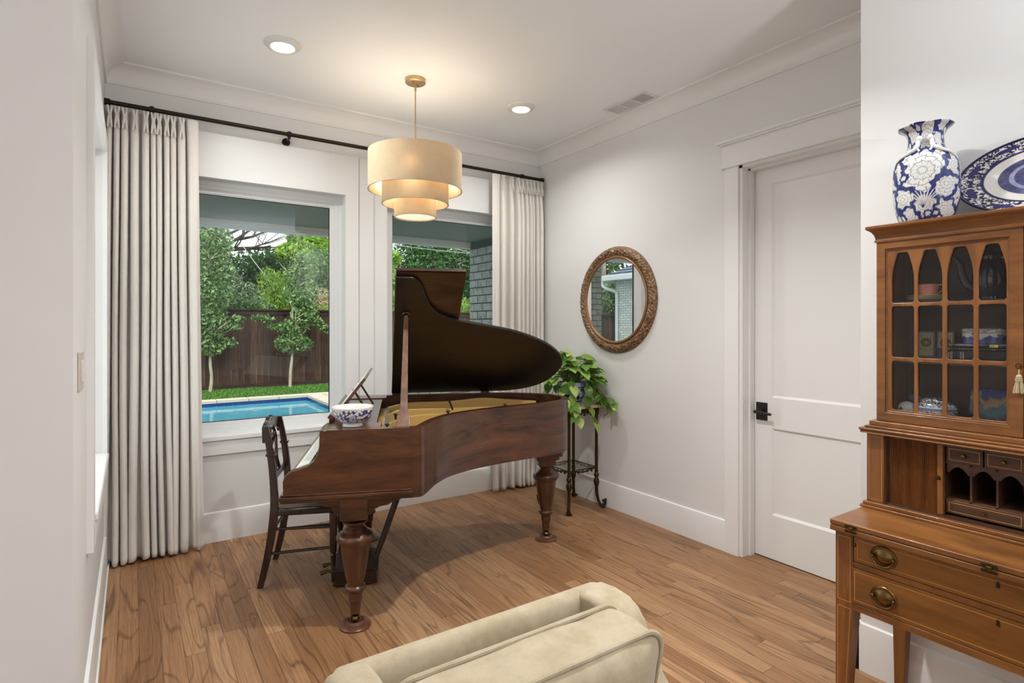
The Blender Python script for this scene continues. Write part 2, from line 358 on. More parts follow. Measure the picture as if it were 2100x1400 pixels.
# cove crown along the nook walls
def crown(name, path, inward):
    m = MB(); prof = [(0,ZC-.118),(.010,ZC-.118),(.010,ZC-.108)]+[(.012+.078*(1-math.cos(R(a))), ZC-.106+.092*math.sin(R(a))) for a in range(0,91,9)]+[(.098,ZC-.012),(.098,ZC),(0,ZC)]
    n = len(prof); vs = [(p[0]+inward[0]*d, p[1]+inward[1]*d, z) for p in path for d,z in prof]
    m.add(vs, [(i,(i+1)%n,n+(i+1)%n,n+i) for i in range(n)]+[tuple(range(n)), tuple(range(2*n-1,n-1,-1))])
    return struct(m.build(name, TRIM, ang=25))
crown('trim_2', [(XL,YB),(XR,YB)], (0,-1)); crown('trim_3', [(XL,YL),(XL,YB)], (1,0)); crown('trim_4', [(XR,YH),(XR,YB)], (-1,0))
# windows: flat casing boards, stool, apron, stepped vinyl frame, glass
def window(name, a0, a1, label, cas=True):
    # built in the back wall, opening a0..a1 along x
    m = MB(); t = .012
    for s, e in ((a0-.10, a0-.002), (a1+.002, a1+.10)): m.box(s, e, YB-t, YB+.001, WZ[0]-.02, WZ[1]+.002)
    m.box(a0-.10, a1+.10, YB-t, YB+.001, WZ[1]+.002, 2.74)
    w = struct(m.build(name, TRIM, smooth=False), label)
    f = MB(); steps = ((0,.030,4.345,4.40),(.028,.056,4.352,4.40),(.054,.080,4.36,4.40),(.078,.088,4.367,4.385))
    for d0, d1, y0, y1 in steps:
        f.frame([(a0+d0,WZ[0]+d0),(a1-d0,WZ[0]+d0),(a1-d0,WZ[1]-d0),(a0+d0,WZ[1]-d0)], [(a0+d1,WZ[0]+d1),(a1-d1,WZ[0]+d1),(a1-d1,WZ[1]-d1),(a0+d1,WZ[1]-d1)], y0, y1, 'y')
    f.build('frame', VINYL, w, smooth=False)
    q = MB(); q.frame([(a0+.087,WZ[0]+.087),(a1-.087,WZ[0]+.087),(a1-.087,WZ[1]-.087),(a0+.087,WZ[1]-.087)], [(a0+.092,WZ[0]+.092),(a1-.092,WZ[0]+.092),(a1-.092,WZ[1]-.092),(a0+.092,WZ[1]-.092)], 4.37, 4.382, 'y')
    q.build('gasket', BLACKM, w, smooth=False)
    MB().box(a0+.088, a1-.088, 4.375, 4.378, WZ[0]+.088, WZ[1]-.088).build('pane', GLASS, w, smooth=False)
    MB().box(a0-.002, a1+.002, YB-.03, 4.346, WZ[0]-.022, WZ[0]+.012).build('sill', TRIM, w, bevel=.006)
    MB().box(a0-.10, a1+.10, YB-.016, YB+.001, WZ[0]-.118, WZ[0]-.024).build('apron', TRIM, w, bevel=.003)
    return w
window('window_1', *W1, 'white framed picture window looking over the swimming pool'); window('window_2', *W2, 'white framed picture window behind the raised piano lid')
struct(MB().box(1.452, 1.566, YB-.004, YB+.001, .2, 2.74).build('trim_5', TRIM, smooth=False))
# window in the side wall, seen edge-on
m = MB(); c0, c1 = WLY
for s, e in ((c0-.10, c0), (c1, c1+.10)): m.box(XL, XL+.022, s, e, .61, WZ[1])
m.box(XL, XL+.022, c0-.10, c1+.10, WZ[1], 2.52); wl = struct(m.build('window_3', TRIM, smooth=False), 'tall white window in the side wall by the light switch')
f = MB()
for d0, d1, x0, x1 in ((0,.035,-.30,-.24),(.03,.07,-.30,-.25)):
    f.frame([(c0+d0,WZ[0]+d0),(c1-d0,WZ[0]+d0),(c1-d0,WZ[1]-d0),(c0+d0,WZ[1]-d0)], [(c0+d1,WZ[0]+d1),(c1-d1,WZ[0]+d1),(c1-d1,WZ[1]-d1),(c0+d1,WZ[1]-d1)], x0, x1, 'x')
f.build('frame', VINYL, wl, smooth=False); MB().box(-.272,-.268,c0+.068,c1-.068,WZ[0]+.068,WZ[1]-.068).build('pane', GLASS, wl, smooth=False)
MB().box(-.245, XL+.032, c0+.003, c1-.003, WZ[0]-.005, WZ[0]+.03).build('sill', TRIM, wl, bevel=.01); MB().box(XL, XL+.024, c0+.003, c1-.003, WZ[0]-.10, WZ[0]-.006).build('apron', TRIM, wl, bevel=.008)
# door
m = MB(); DZ = 2.445; m.box(XR-.018, XR+.001, 2.147, 2.242, 0, DZ+.02); m.box(XR-.018, XR+.001, YH+.002, 1.178, 0, DZ+.02)
m.box(XR-.020, XR+.001, YH+.002, 2.26, DZ+.02, 2.615); m.box(XR-.03, XR+.001, YH+.002, 2.268, DZ+.012, DZ+.024); m.box(XR-.045, XR+.001, YH+.002, 2.285, 2.615, 2.632); m.box(XR-.034, XR+.001, YH+.002, 2.272, 2.603, 2.616)
door = struct(m.build('door_1', TRIM, smooth=False), 'white two panel interior door with black lever between piano and hutch')
m = MB(); m.box(XR-.004, XR+.15, 2.125, 2.147, 0, DZ+.018); m.box(XR-.004, XR+.15, 1.178, 1.2, 0, DZ+.018); m.box(XR-.004, XR+.15, 1.178, 2.147, DZ-.004, DZ+.018)
m.box(XR+.06, XR+.105, 2.113, 2.126, 0, DZ-.004); m.box(XR+.06, XR+.105, 1.2, 1.212, 0, DZ-.004); m.box(XR+.06, XR+.105, 1.2, 2.126, DZ-.017, DZ-.003); m.build('jamb', TRIM, door, smooth=False)
X0 = XR+.11; m = MB(); y0, y1 = 1.205, 2.118
for b in ((y1-.118,y1,.008,2.432),(y0,y0+.118,.008,2.432),(y0+.118,y1-.118,2.334,2.432),(y0+.118,y1-.118,.816,1.006),(y0+.118,y1-.118,.008,.279)): m.box(X0, X0+.038, b[0], b[1], b[2], b[3])
leaf = m.build('door_leaf', TRIM, door, smooth=False)
for z0, z1 in ((1.006,2.334),(.279,.816)):
    p = MB(); a, b = y0+.118, y1-.118; o = [(a,z0),(b,z0),(b,z1),(a,z1)]; i = inset([(a,z0),(b,z0),(b,z1),(a,z1)], .014)
    n = 4; vs = [(X0,)+q for q in o]+[(X0+.012,)+q for q in i]; p.add(vs, [(k,(k+1)%4,4+(k+1)%4,4+k) for k in range(4)]+[(4,5,6,7)]); p.build('panel', TRIM, leaf, smooth=False)
m = MB().box(X0-.006, X0+.002, 2.027, 2.103, .858, .970); m.tube([(X0-.004,2.068,.914),(X0-.03,2.068,.914)], .022, 16); m.tube([(X0-.03,2.068,.914),(X0-.052,2.068,.914)], .010, 12)
h = m.build('door_handle', BLACKM, door, bevel=.003); MB().tube([(X0-.052,2.085,.914),(X0-.054,2.068,.914),(X0-.054,2.03,.911),(X0-.05,1.975,.908)], [.009,.011,.009,.008], 10).build('lever', BLACKM, h)
# wall plates
o = tag(MB().box(XR-.006, XR, 3.512, 3.584, .283, .398).build('wall_outlet', PLASTIC, bevel=.003), 'white electrical outlet low on the wall behind plant stand', 'outlet')
m = MB()
for z in (.318,.363): m.box(XR-.0085, XR-.005, 3.532, 3.564, z-.016, z+.016)
m.build('socket', PLASTIC, o, bevel=.004); m = MB()
for z in (.318,.363):
    for y in (3.541,3.555): m.box(XR-.009, XR-.0082, y-.0012, y+.0012, z-.003, z+.007)
stuff(m.build('slots', BLACKM, o))
o = tag(MB().box(XL, XL+.007, 2.185, 2.355, 1.245, 1.368).build('light_switch', mat('beige_plastic', S(206,196,182), .35), bevel=.003), 'beige double rocker light switch plate on the side wall', 'switch')
for y in (2.232, 2.308): MB().box(XL+.006, XL+.012, y-.017, y+.017, 1.273, 1.34).build('rocker', PLASTIC, o, bevel=.003)
# ceiling vent
v = thing('ceiling_vent', 'white rectangular air vent in the ceiling near the crown moulding', 'vent', (2.99, 2.90, ZC))
vx0, vx1, vy0, vy1 = 2.90, 3.08, 2.70, 3.105; m = MB(); ys = (vy0+.03, vy0+.145, vy0+.16, vy0+.262, vy0+.277, vy1-.02)
m.box(vx0,vx0+.03,vy0,vy1,ZC-.006,ZC); m.box(vx1-.03,vx1,vy0,vy1,ZC-.006,ZC)
for a, b in ((vy0,ys[0]),(ys[1],ys[2]),(ys[3],ys[4]),(ys[5],vy1)): m.box(vx0+.03,vx1-.03,a,b,ZC-.006,ZC)
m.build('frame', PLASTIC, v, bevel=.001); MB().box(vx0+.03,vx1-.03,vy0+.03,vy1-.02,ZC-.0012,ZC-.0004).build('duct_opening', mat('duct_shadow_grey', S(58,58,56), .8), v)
xc = (vx0+vx1)/2
sx = MB().box(-.06,.06,-.0028,.0028,-.0055,-.001).mesh('slat', smooth=False); sx.materials.append(PLASTIC); sy = MB().box(-.0028,.0028,-.051,.051,-.0055,-.001).mesh('slat', smooth=False); sy.materials.append(PLASTIC)
for k in range(8): inst('slat', sx, v, (xc-2.99, ys[0]+.0115+k*.0132-2.90, 0), (R(28),0,0)); inst('slat', sx, v, (xc-2.99, ys[4]+.009+k*.0132-2.90, 0), (R(-50),0,0)); inst('slat', sy, v, (vx0+.037+k*.0148-2.99, (ys[2]+ys[3])/2-2.90, 0), (0,R(28),0))
MB().tube([(2.945,3.098,ZC-.005),(2.945,3.104,ZC-.02)], .002, 6).build('lever', PLASTIC, v)
# recessed lights
def can(x, y, power, label):
    c = thing('recessed_light', label, 'ceiling light', (x, y, ZC), 0, 'recessed ceiling lights')
    MB().lathe([(.062,-.018),(.068,-.022),(.095,-.012),(.102,-.004),(.102,0),(.058,0)], n=40, cap=False).build('trim_ring', PLASTIC, c, True)
    MB().lathe([(.0001,-.017),(.062,-.017)], n=32, cap=False).build('lens', CANLENS, c, True)
    lamp('AREA', 'downlight', (x, y, ZC-.026), power, CAN_TINT, shape='DISK', size=.11, spread=R(128 if power > 16 else 150))
can(*CANS[0], 'round recessed ceiling light above the chair and pleated curtain'); can(*CANS[1], 'round recessed ceiling light between the pendant lamp and the air vent')
for c_, lb in zip(CANS[2:], ('round recessed ceiling light over the floor between piano and armchair','unseen ceiling downlight added as fill, by the beige wall end','unseen ceiling downlight added as fill, in the far living room corner','unseen ceiling downlight added as fill, near the hutch wall')): can(*c_, lb)
# pendant
PX, PY = 1.536, 3.412; p = thing('pendant_lamp', 'three tier cream drum pendant lamp on a gold rod', 'lamp', (PX, PY, ZC))
MB().lathe([(.0001,0),(.066,0),(.066,-.024),(.062,-.027),(.0001,-.027)], n=40).build('canopy', GOLDM, p, True); MB().lathe([(.0045,-.02),(.0075,-.03),(.0075,-.075),(.0045,-.08),(.0045,-.52)], n=12).build('rod', GOLDM, p, True)
for a in (40, 220): MB().tube([(.035*math.cos(R(a)),.035*math.sin(R(a)),-.026),(.035*math.cos(R(a)),.035*math.sin(R(a)),-.038)], .005, 8).build('screw', GOLDM, p, True)
for nm, r, zt, zb in (('upper_shade',.303,-.483,-.727),('middle_shade',.215,-.60,-.817),('lower_shade',.1355,-.68,-.902)):
    s = MB().lathe([(r-.004,zb),(r,zb),(r,zt),(r-.004,zt),(r-.004,zb)], n=64, cap=False).build(nm, SHADE, p, True)
    MB().lathe([(r-.006,zb-.002),(r+.002,zb-.002),(r+.002,zb+.006),(r-.006,zb+.006),(r-.006,zb-.002)], n=64, cap=False).build('hem', SHADE, s, True)
m = MB().lathe([(.0001,-.896),(.131,-.896)], n=48, cap=False); dif = m.build('diffuser', mat('opal_diffuser', (.95,.9,.8,1), .6, emit=(1,.80,.55,1), es=.75), p, True)
m = MB()
for k in range(3): a = R(120*k); m.tube([(0,0,-.5),(.299*math.cos(a),.299*math.sin(a),-.5)], .003, 6); m.tube([(0,0,-.66),(.21*math.cos(a),.21*math.sin(a),-.66)], .003, 6); m.tube([(0,0,-.75),(.132*math.cos(a),.132*math.sin(a),-.75)], .003, 6)
m.tube([(0,0,-.5),(0,0,-.76)], .006, 8); m.build('spider', GOLDM, p, True)
for k in range(3):
    a = R(120*k+60); b = MB().ball((.085*math.cos(a),.085*math.sin(a),-.70), (.022,.022,.03)).build('bulb', BULB, p, True)
    lamp('POINT', 'pendant_bulb', (PX+.16*math.cos(a), PY+.16*math.sin(a), ZC-.68), 1.15, (1,.89,.73), shadow_soft_size=.03)
for k in range(3):
    a = R(120*k); lamp('POINT', 'pendant_bulb', (PX+.26*math.cos(a), PY+.26*math.sin(a), ZC-.62), .75, (1,.89,.73), shadow_soft_size=.03)
lamp('POINT', 'pendant_bulb', (PX, PY, ZC-.53), 1.3, (1,.92,.82), shadow_soft_size=.03); lamp('POINT', 'pendant_bulb', (PX, PY, ZC-.80), .7, (1,.89,.73), shadow_soft_size=.03)
# curtain rod
YR, ZR = 4.165, 2.795; r = thing('curtain_rod', 'dark bronze curtain rod running above both windows', 'curtain rod', (1.5, YR, ZR))
MB().tube([(XL+.004,YR,ZR),(3.13,YR,ZR)], .0135, 14).build('rod', BRONZE, r); MB().tube([(3.125,YR,ZR),(3.15,YR,ZR)], .019, 14).build('finial', BRONZE, r); MB().tube([(XL+.001,YR,ZR),(XL+.03,YR,ZR)], .02, 14).build('finial', BRONZE, r)
for bx in (.101,.915,2.0,2.915):
    m = MB().tube([(bx,YR,ZR-.03),(bx,YB-.006,ZR-.03)], .008, 8); m.tube([(bx,YB-.012,ZR-.03),(bx,YB,ZR-.03)], .028, 16)
    m.tube([(bx-.011,YR,ZR),(bx+.011,YR,ZR)], .021, 14); m.tube([(bx,YR,ZR-.03),(bx,YR,ZR)], .01, 8); m.build('bracket', BRONZE, r)
# curtains: pinch-pleated cloth
def curtain(label, pleats, x0, x1, flatend, seed, grp, spread):
    g = random.Random(seed); ph = [g.uniform(-.3,.3) for _ in range(40)]; top, bot = ZR-.028, .016
    xs = sorted(pleats); edges = [x0]+[(a+b)/2 for a, b in zip(xs, xs[1:])]+[x1]
    # build the cross-section as a polyline: each pleat is a rounded fold coming forward, with valleys between
    def section(h):          # h: 0 top .. 1 bottom
        amp = .018+.036*min(1, h*9); pts = []; xm = (x0+x1)/2
        wid = lambda X: xm+(X-xm)*(1+spread*h)+spread*.25*h*h*(X-x0)
        for i, X in enumerate(xs):
            w = (edges[i+1]-edges[i]); hw = min(.017,.31*w)*(1 if h > .05 else .75+5*h); lean = .006*math.sin(2.2*h*3+ph[i]*9)*h
            bx = X+lean+ph[i]*.012*h; f = amp*(1+.35*ph[i]); nl = 10
            L = edges[i]; Rr = edges[i+1]
            if (flatend == 'L' and i == 0): L = xs[0]-hw*1.7
            if (flatend == 'R' and i == len(xs)-1): Rr = xs[-1]+hw*1.7
            if i == 0 and flatend == 'L':
                for k in range(8): t = k/8; pts.append((x0+(L-x0)*t, -.030-.012*math.sin(PI*t)-(.02*h*math.sin(3.3*t*PI+h*2))*(.6 if h > .1 else 0)))
            for (dx, dy) in ((L-bx, .028), (-hw*1.25, .020), (-hw*1.15, -.01), (-hw*.95, -f*.75), (-hw*.4, -f), (hw*.4, -f), (hw*.95, -f*.75), (hw*1.15, -.01), (hw*1.25, .020), (Rr-bx, .028)): pts.append((bx+dx, dy))
            if i == len(xs)-1 and flatend == 'R':
                for k in range(1, 9): t = k/8; pts.append((Rr+(x1-Rr)*t, -.030-.012*math.sin(PI*t)-(.02*h*math.sin(3.3*t*PI+h*2))*(.6 if h > .1 else 0)))
        return [(wid(X), Y) for X, Y in pts]
    m = MB(); hs = [0,.006,.012,.02,.03,.042,.055,.07,.1]+[.15+.85*k/22 for k in range(23)]; rows = []
    for h in hs:
        s = section(h); n = len(s)
        z = top+(bot-top)*h; dz = [.006*math.sin(i*.7+seed) if h >= .999 else 0 for i in range(n)]
        if abs(h-.965) < .02: s = [(X, Y+.002) for X, Y in s]
        rows.append([(X, YR+.012+Y, z+d) for (X, Y), d in zip(s, dz)])
    n = len(rows[0]); m.add([q for rr in rows for q in rr], [(i*n+k,i*n+k+1,(i+1)*n+k+1,(i+1)*n+k) for i in range(len(rows)-1) for k in range(n-1)])
    c = m.build('curtain', CURT, ang=180); tag(c, label, 'curtain', grp)
    sub = c.modifiers.new('smooth', 'SUBSURF'); sub.levels = 1; sub.render_levels = 2
    sol = c.modifiers.new('cloth', 'SOLIDIFY'); sol.thickness = .0025
    for X in xs:   # pinched pleat heads
        q = MB()
        for s in (-1, 1): q.tube([(X+s*.010,YR-.016,top+.004),(X+s*.008,YR-.024,top-.02),(X+s*.0025,YR-.030,top-.055),(X+s*.006,YR-.034,top-.085),(X+s*.011,YR-.036,top-.13)], [.006,.007,.005,.007,.004], 8)
        q.build('pleat', CURT, c)
    return c
curtain('long off white pleated linen curtain by the pool view and the chair', (-.112,-.076,-.037,.015,.070,.110,.140,.180,.216,.262), XL+.012, .352, 'R', 1, 'pinch pleat curtains', .10)
curtain('off white pleated linen curtain behind the tail of the piano', (2.70,2.79,2.865,2.905,2.955,2.995,3.03,3.075,3.115), 2.585, 3.15, 'L', 5, 'pinch pleat curtains', .0)
# round mirror
MY, MZ = 3.235, 1.655; mr = thing('round_mirror', 'round wall mirror in a carved bronze gilt frame', 'mirror', (XR, MY, MZ))
GILT = mat('carved_gilt_frame', S(128,98,72), .45, .3); k = N(GILT); q = k.noise(k.coord('Object'), 70, 4, .6); k.color(k.ramp(q, [(.35,S(76,55,40)),(.5,S(132,100,74)),(.7,S(184,152,118))])); k.bump(q, .6, .004)
m = MB(); na, nb = 360, 15; gn = np.random.default_rng(2)
def carve(u, v):
    a = 2*PI*u; t = v; r = .338+.082*t; base = .026*math.sin(PI*min(1,max(0,(t-.0)))) + .012
    if .14 < t < .93:
        w = math.sin(PI*(t-.14)/.79)
        s = math.sin(a*44+5*math.sin(t*7))*math.sin(t*13+a*22)+.7*math.sin(a*88-t*16)+.5*math.sin(a*31+t*21)
        base += .0062*w*s
    return (-base, r*math.cos(a), r*math.sin(a))
m.grid(carve, na, nb, True); m.grid(lambda u, v: (-(.012 if v < .5 else 0), (.42)*math.cos(2*PI*u), .42*math.sin(2*PI*u)), 96, 2, True); m.build('frame', GILT, mr, True, ang=180)
MB().tube([(-.022, .336*math.cos(2*PI*k/96), .336*math.sin(2*PI*k/96)) for k in range(96)], .012, 10, closed=True).build('bead', mat('bronze_bead', S(150,112,78), .38, .5), mr, True)
MB().prism([(.335*math.cos(2*PI*k/96), .335*math.sin(2*PI*k/96)) for k in range(96)], -.022, -.004, 'x').build('mirror_glass', MIRROR, mr, True)


# ------------------------------------------------------------ grand piano; its frame: u to the tail, v to the bass side
PO = (.570, 2.718, 0); PR = R(-22.7)
pn = thing('grand_piano', 'figured mahogany grand piano with its lid propped open', 'piano', PO, PR)
VW = 1.335; ZB, ZT = .632, .966
prof = [(.20,.0),(.40,0),(.585,0),(.625,.012),(.648,.055),(.675,.13),(.715,.225),(.79,.345),(.90,.445),(1.03,.53),(1.20,.615),(1.36,.685),(1.49,.742),(1.585,.822),(1.634,.935),(1.631,1.05),(1.578,1.16),(1.478,1.25),(1.34,1.312),(1.20,VW),(1.0,VW),(.6,VW),(.20,VW)]
sm = [prof[0][:2]]+[q for q in crom([(p[0],p[1],0) for p in prof[2:-3]], 7)]
out2 = [(.20,0.)]+[(q[0],q[1]) for q in sm[1:]]+[(.20,VW)]
inn2 = inset(out2, .042); inn2[0] = (.20,.042); inn2[-1] = (.20,VW-.042)
m = MB(); n = len(out2); vs = [(u,v,z) for L in (out2, inn2) for z in (ZB, ZT) for u,v in L]
fs = []
for i in range(n-1):
    j = i+1; fs += [(i,j,n+j,n+i),(2*n+i,3*n+i,3*n+j,2*n+j),(n+i,n+j,3*n+j,3*n+i),(i,2*n+i,2*n+j,j)]
fs += [(0,n,3*n,2*n),(n-1,3*n-1,4*n-1,2*n-1)]
m.add(vs, fs); m.build('rim', MAHOG, pn, True, bevel=.004, ang=30)
ck = [(0,.674),(-.002,.735),(.004,.757),(.016,.772),(.035,.783),(.07,.792),(.105,.805),(.132,.826),(.150,.858),(.157,.895),(.159,ZT),(.205,ZT),(.205,.674)]
for v0 in (0, VW-.05): MB().prism([(u,z) for u,z in ck], v0, v0+.05, 'y').build('cheek', MAHOG, pn, True, bevel=.004)
m = MB()   # moulded ledge round the key bed
for z0, z1, d in ((.636,.650,.006),(.650,.668,.012),(.668,.677,.004)):
    m.box(-.008-d, .576+d*.5, -d, .06, z0, z1); m.box(-.008-d, .576+d*.5, VW-.06, VW+d, z0, z1); m.box(-.008-d, .05, .06, VW-.06, z0, z1)
m.build('ledge', MAHOG, pn, True, bevel=.004); MB().box(.04, .62, .05, VW-.05, .64, .70).build('key_bed', MAHOGD, pn, True)
SB = wood('soundboard_spruce', S(120,78,44), S(160,112,66), S(184,134,84), (1,8,8), .35)
MB().prism(inset(out2, .035), .70, .77).build('soundboard', SB, pn, True); MB().prism(inset(out2, .02), .632, .66).build('bottom_board', MAHOGD, pn, True)
# legs
LP = [(.060,.512),(.060,.505),(.050,.498),(.040,.487),(.040,.480),(.052,.474),(.056,.466),(.062,.461),(.080,.452),(.089,.438),(.089,.426),(.080,.410),(.070,.402),(.069,.396),(.066,.360),(.057,.300),(.047,.245),(.038,.208),(.037,.202),(.046,.198),(.050,.188),(.048,.179),(.041,.174),(.034,.170),(.032,.150),(.033,.130),(.029,.122),(.027,.120),(.024,.078),(.022,.066)]
def pleg(u, v, top):
    L = MB().lathe([(r, z) for r, z in LP[::-1]], (u,v,0), 40).build('leg', MAHOGV, pn, True, ang=60)
    if top == 'block':
        MB().box(u-.062,u+.062,v-.105,v+.02,.540,.637).build('block', MAHOG, L, True, bevel=.003)
        br = [(.112,.637),(.16,.622),(.172,.606),(.205,.600),(.215,.585),(.222,.566),(.235,.556),(.262,.552),(.30,.546),(.34,.546),(.375,.552),(.39,.560),(.40,.578),(.43,.592),(.47,.598),(.492,.612),(.53,.622),(.548,.637)]
        MB().prism(br, v-.075, v+.03, 'y').build('bracket', MAHOG, L, True, bevel=.003); MB().box(u-.050,u+.050,v-.055,v+.050,.522,.548).build('cap', MAHOG, L, True, bevel=.008)
    else:
        m = MB()
        for z0, z1, a in ((.600,.636,.105),(.575,.602,.098),(.548,.577,.080),(.508,.55,.062)): m.prism(rrect(u-a,u+a,v-a,v+a,.02), z0, z1)
        m.build('block', MAHOGV, L, True, bevel=.005)
    c = MB().tube([(u-.012,v,.034),(u+.012,v,.034)], .020, 20).build('caster_wheel', BRASS, L, True, bevel=.003)
    m = MB()
    for s in (-1,1): m.box(u+s*.017-.003,u+s*.017+.003,v-.010,v+.010,.028,.072)
    m.lathe([(.021,.062),(.021,.082)], (u,v,0), 20); m.build('caster_fork', BRASS, L, True, bevel=.002)
    cup = mat('brown_caster_cup', S(96,58,42), .3, coat=.3) if 'brown_caster_cup' not in bpy.data.materials else bpy.data.materials['brown_caster_cup']
    MB().lathe([(.0001,.012),(.027,.012),(.032,.019),(.036,.030),(.041,.030),(.046,.020),(.066,.016),(.076,.008),(.076,.002),(.070,0),(.0001,0)], (u,v,0), 48).build('caster_cup', cup, L, True)
pleg(.312, .10, 'block'); pleg(.312, VW-.10, 'block'); pleg(1.50, 1.0, 'tail')
# keyboard
KZ = .750; kb = MB().box(.03, .19, .06, VW-.06, .70, .735).build('keyboard', MAHOGD, pn, True)
MB().box(.0, .028, .05, VW-.05, .676, .738).build('key_slip', MAHOG, pn, True, bevel=.004)
nv0, nv1 = .075, VW-.075; kw = (nv1-nv0)/52
wk = MB().box(-.0755,.0755,-kw/2+.0004,kw/2-.0004,-.016,0).mesh('white_key', smooth=False); wk.materials.append(KEYW)
bk = MB().add([(-.048,-.0055,-.004),(.050,-.0055,-.004),(.050,.0055,-.004),(-.048,.0055,-.004),(-.044,-.0042,.0115),(.050,-.0042,.0115),(.050,.0042,.0115),(-.044,.0042,.0115)], [(0,1,5,4),(1,2,6,5),(2,3,7,6),(3,0,4,7),(4,5,6,7)]).mesh('black_key', smooth=False); bk.materials.append(KEYB)
for k in range(52):
    inst('white_key', wk, kb, (.097, nv0+kw*(k+.5), KZ))
    if k < 51 and (k % 7) in (0,1,3,4,6): inst('black_key', bk, kb, (.122, nv0+kw*(k+1), KZ))
MB().add([(.178,.052,.742),(.186,.052,.742),(.212,.052,.948),(.203,.052,.948),(.178,VW-.052,.742),(.186,VW-.052,.742),(.212,VW-.052,.948),(.203,VW-.052,.948)], [(0,3,7,4),(0,1,2,3),(4,7,6,5),(1,5,6,2),(3,2,6,7),(0,4,5,1)]).build('fallboard', MAHOGD, pn, True)
# side ledges that carry the music desk
for a, b in ((.042,.175),(VW-.175,VW-.042)):
    MB().box(.165,.435,a,b,ZT-.016,ZT+.001).build('desk_ledge', MAHOG, pn, True, bevel=.003); MB().box(.21,.43,a,b,.88,ZT-.016).build('ledge_block', MAHOGD, pn, True)
md = MB().box(.19,.41,.175,VW-.175,ZT-.018,ZT-.006).build('desk_tray', MAHOG, pn, True, bevel=.003)
# tilted music desk with its strut
th = R(52); m = MB(); X = Matrix.Translation((.192,0,.978)) @ Matrix.Rotation(-th, 4, 'Y')
m.box(0,.25,.28,VW-.28,-.007,.007,X); d = m.build('music_desk', MAHOG, pn, True, bevel=.003); m = MB().box(-.012,.012,.25,VW-.25,.0,.028,X); m.build('desk_lip', MAHOG, d, True, bevel=.003)
for v in (.45, VW-.45): MB().tube([(.275,v,1.105),(.362,v,.963)], .006, 8).build('strut', DBRASS, d, True)
MB().box(.172,.20,.25,VW-.25,.955,.978).build('desk_foot', MAHOGD, pn, True, bevel=.003)
MB().box(.005,.235,.30,.98,.0075,.0105,X).build('desk_glare', mat('white_glare', (.78,.77,.74,1), .7), d, True)  # white sheet puts the glare on the desk's front face into colour
# iron plate, struts, strings, dampers
inn = inset(out2, .055); pl = [q for q in inn if True]
P = MB().prism([(max(u,.40),v) for u,v in inn], .795, .812).build('iron_plate', PLATE, pn, True, bevel=.003)
def bar(pts, w, z0, zt):
    m = MB(); pts = crom([(a,b,c) for a,b,c in pts], 6); L = []; 
    for i, p in enumerate(pts):
        a = Vector(pts[max(i-1,0)][:2]); b = Vector(pts[min(i+1,len(pts)-1)][:2]); t = (b-a).normalized(); nn = Vector((-t.y,t.x))*w; L.append([(p[0]+nn.x,p[1]+nn.y),(p[0]-nn.x,p[1]-nn.y),p[2]])
    vs = []
    for a, b, z in L: vs += [(a[0],a[1],z0),(a[0],a[1],z),(b[0],b[1],z),(b[0],b[1],z0)]
    n = len(L); m.add(vs, [(4*i+k,4*i+(k+1)%4,4*i+4+(k+1)%4,4*i+4+k) for i in range(n-1) for k in range(4)]+[(0,1,2,3),(4*n-4,4*n-1,4*n-2,4*n-3)])
    return m.build('plate_strut', PLATE, P, True, bevel=.003)
bar([(.40,.16,.895),(.50,.145,.905),(.57,.13,.925),(.61,.14,.932),(.72,.36,.932),(.86,.475,.930),(1.05,.585,.930),(1.25,.68,.925),(1.42,.76,.915)], .012, .80, 0)
bar([(.40,.50,.895),(.46,.50,.905),(.54,.50,.935),(.65,.56,.940),(.85,.64,.935),(1.10,.735,.93),(1.38,.84,.92)], .011, .80, 0)
bar([(.40,.78,.895),(.45,.78,.91),(.52,.78,.938),(.64,.80,.938),(.9,.86,.93),(1.2,.94,.92),(1.44,1.0,.91)], .011, .80, 0)
bar([(.40,1.10,.89),(.48,1.10,.92),(.60,1.11,.938),(.85,1.13,.938),(1.08,1.17,.95),(1.25,1.19,.935),(1.46,1.12,.925)], .013, .80, 0)
bar([(.42,.14,.895),(.42,.60,.895),(.42,1.2,.895)], .022, .80, 0)
m = MB(); gs = random.Random(4)
for k in range(70):
    v = .17+k*.0145; a = (.43, v, .862); bend = .5+v*.28; e = (min(1.50, .62+1.0*(v-.12)), v+ (.16 if v < .9 else -.06), .852)
    m.tube([a, e], .0011, 3, cap=False)
stuff(m.build('strings', mat('copper_strings', S(150,98,62), .35, .8), P, True))
m = MB()
for k in range(44): v = .18+k*.022; m.box(.50,.565,v-.006,v+.006,.862,.885)
stuff(m.build('dampers', mat('black_dampers', S(24,22,22), .6), P, True))
for u, v in ((.46,.20),(.50,.52),(.66,.21),(.80,.58),(1.18,.80)): MB().lathe([(.0001,.030),(.010,.030),(.012,.024),(.006,.018),(.006,0)], (u,v,.925), 12).build('plate_bolt', DBRASS, P, True)
MB().tube([(.83,.63,.955),(.83,.95,.985)], .006, 6).build('damper_rail', BLACKM, P, True); MB().box(.44,.46,.15,1.15,.90,.91).build('pin_block', mat('pin_block_steel', S(120,112,100), .35, .8), P, True)
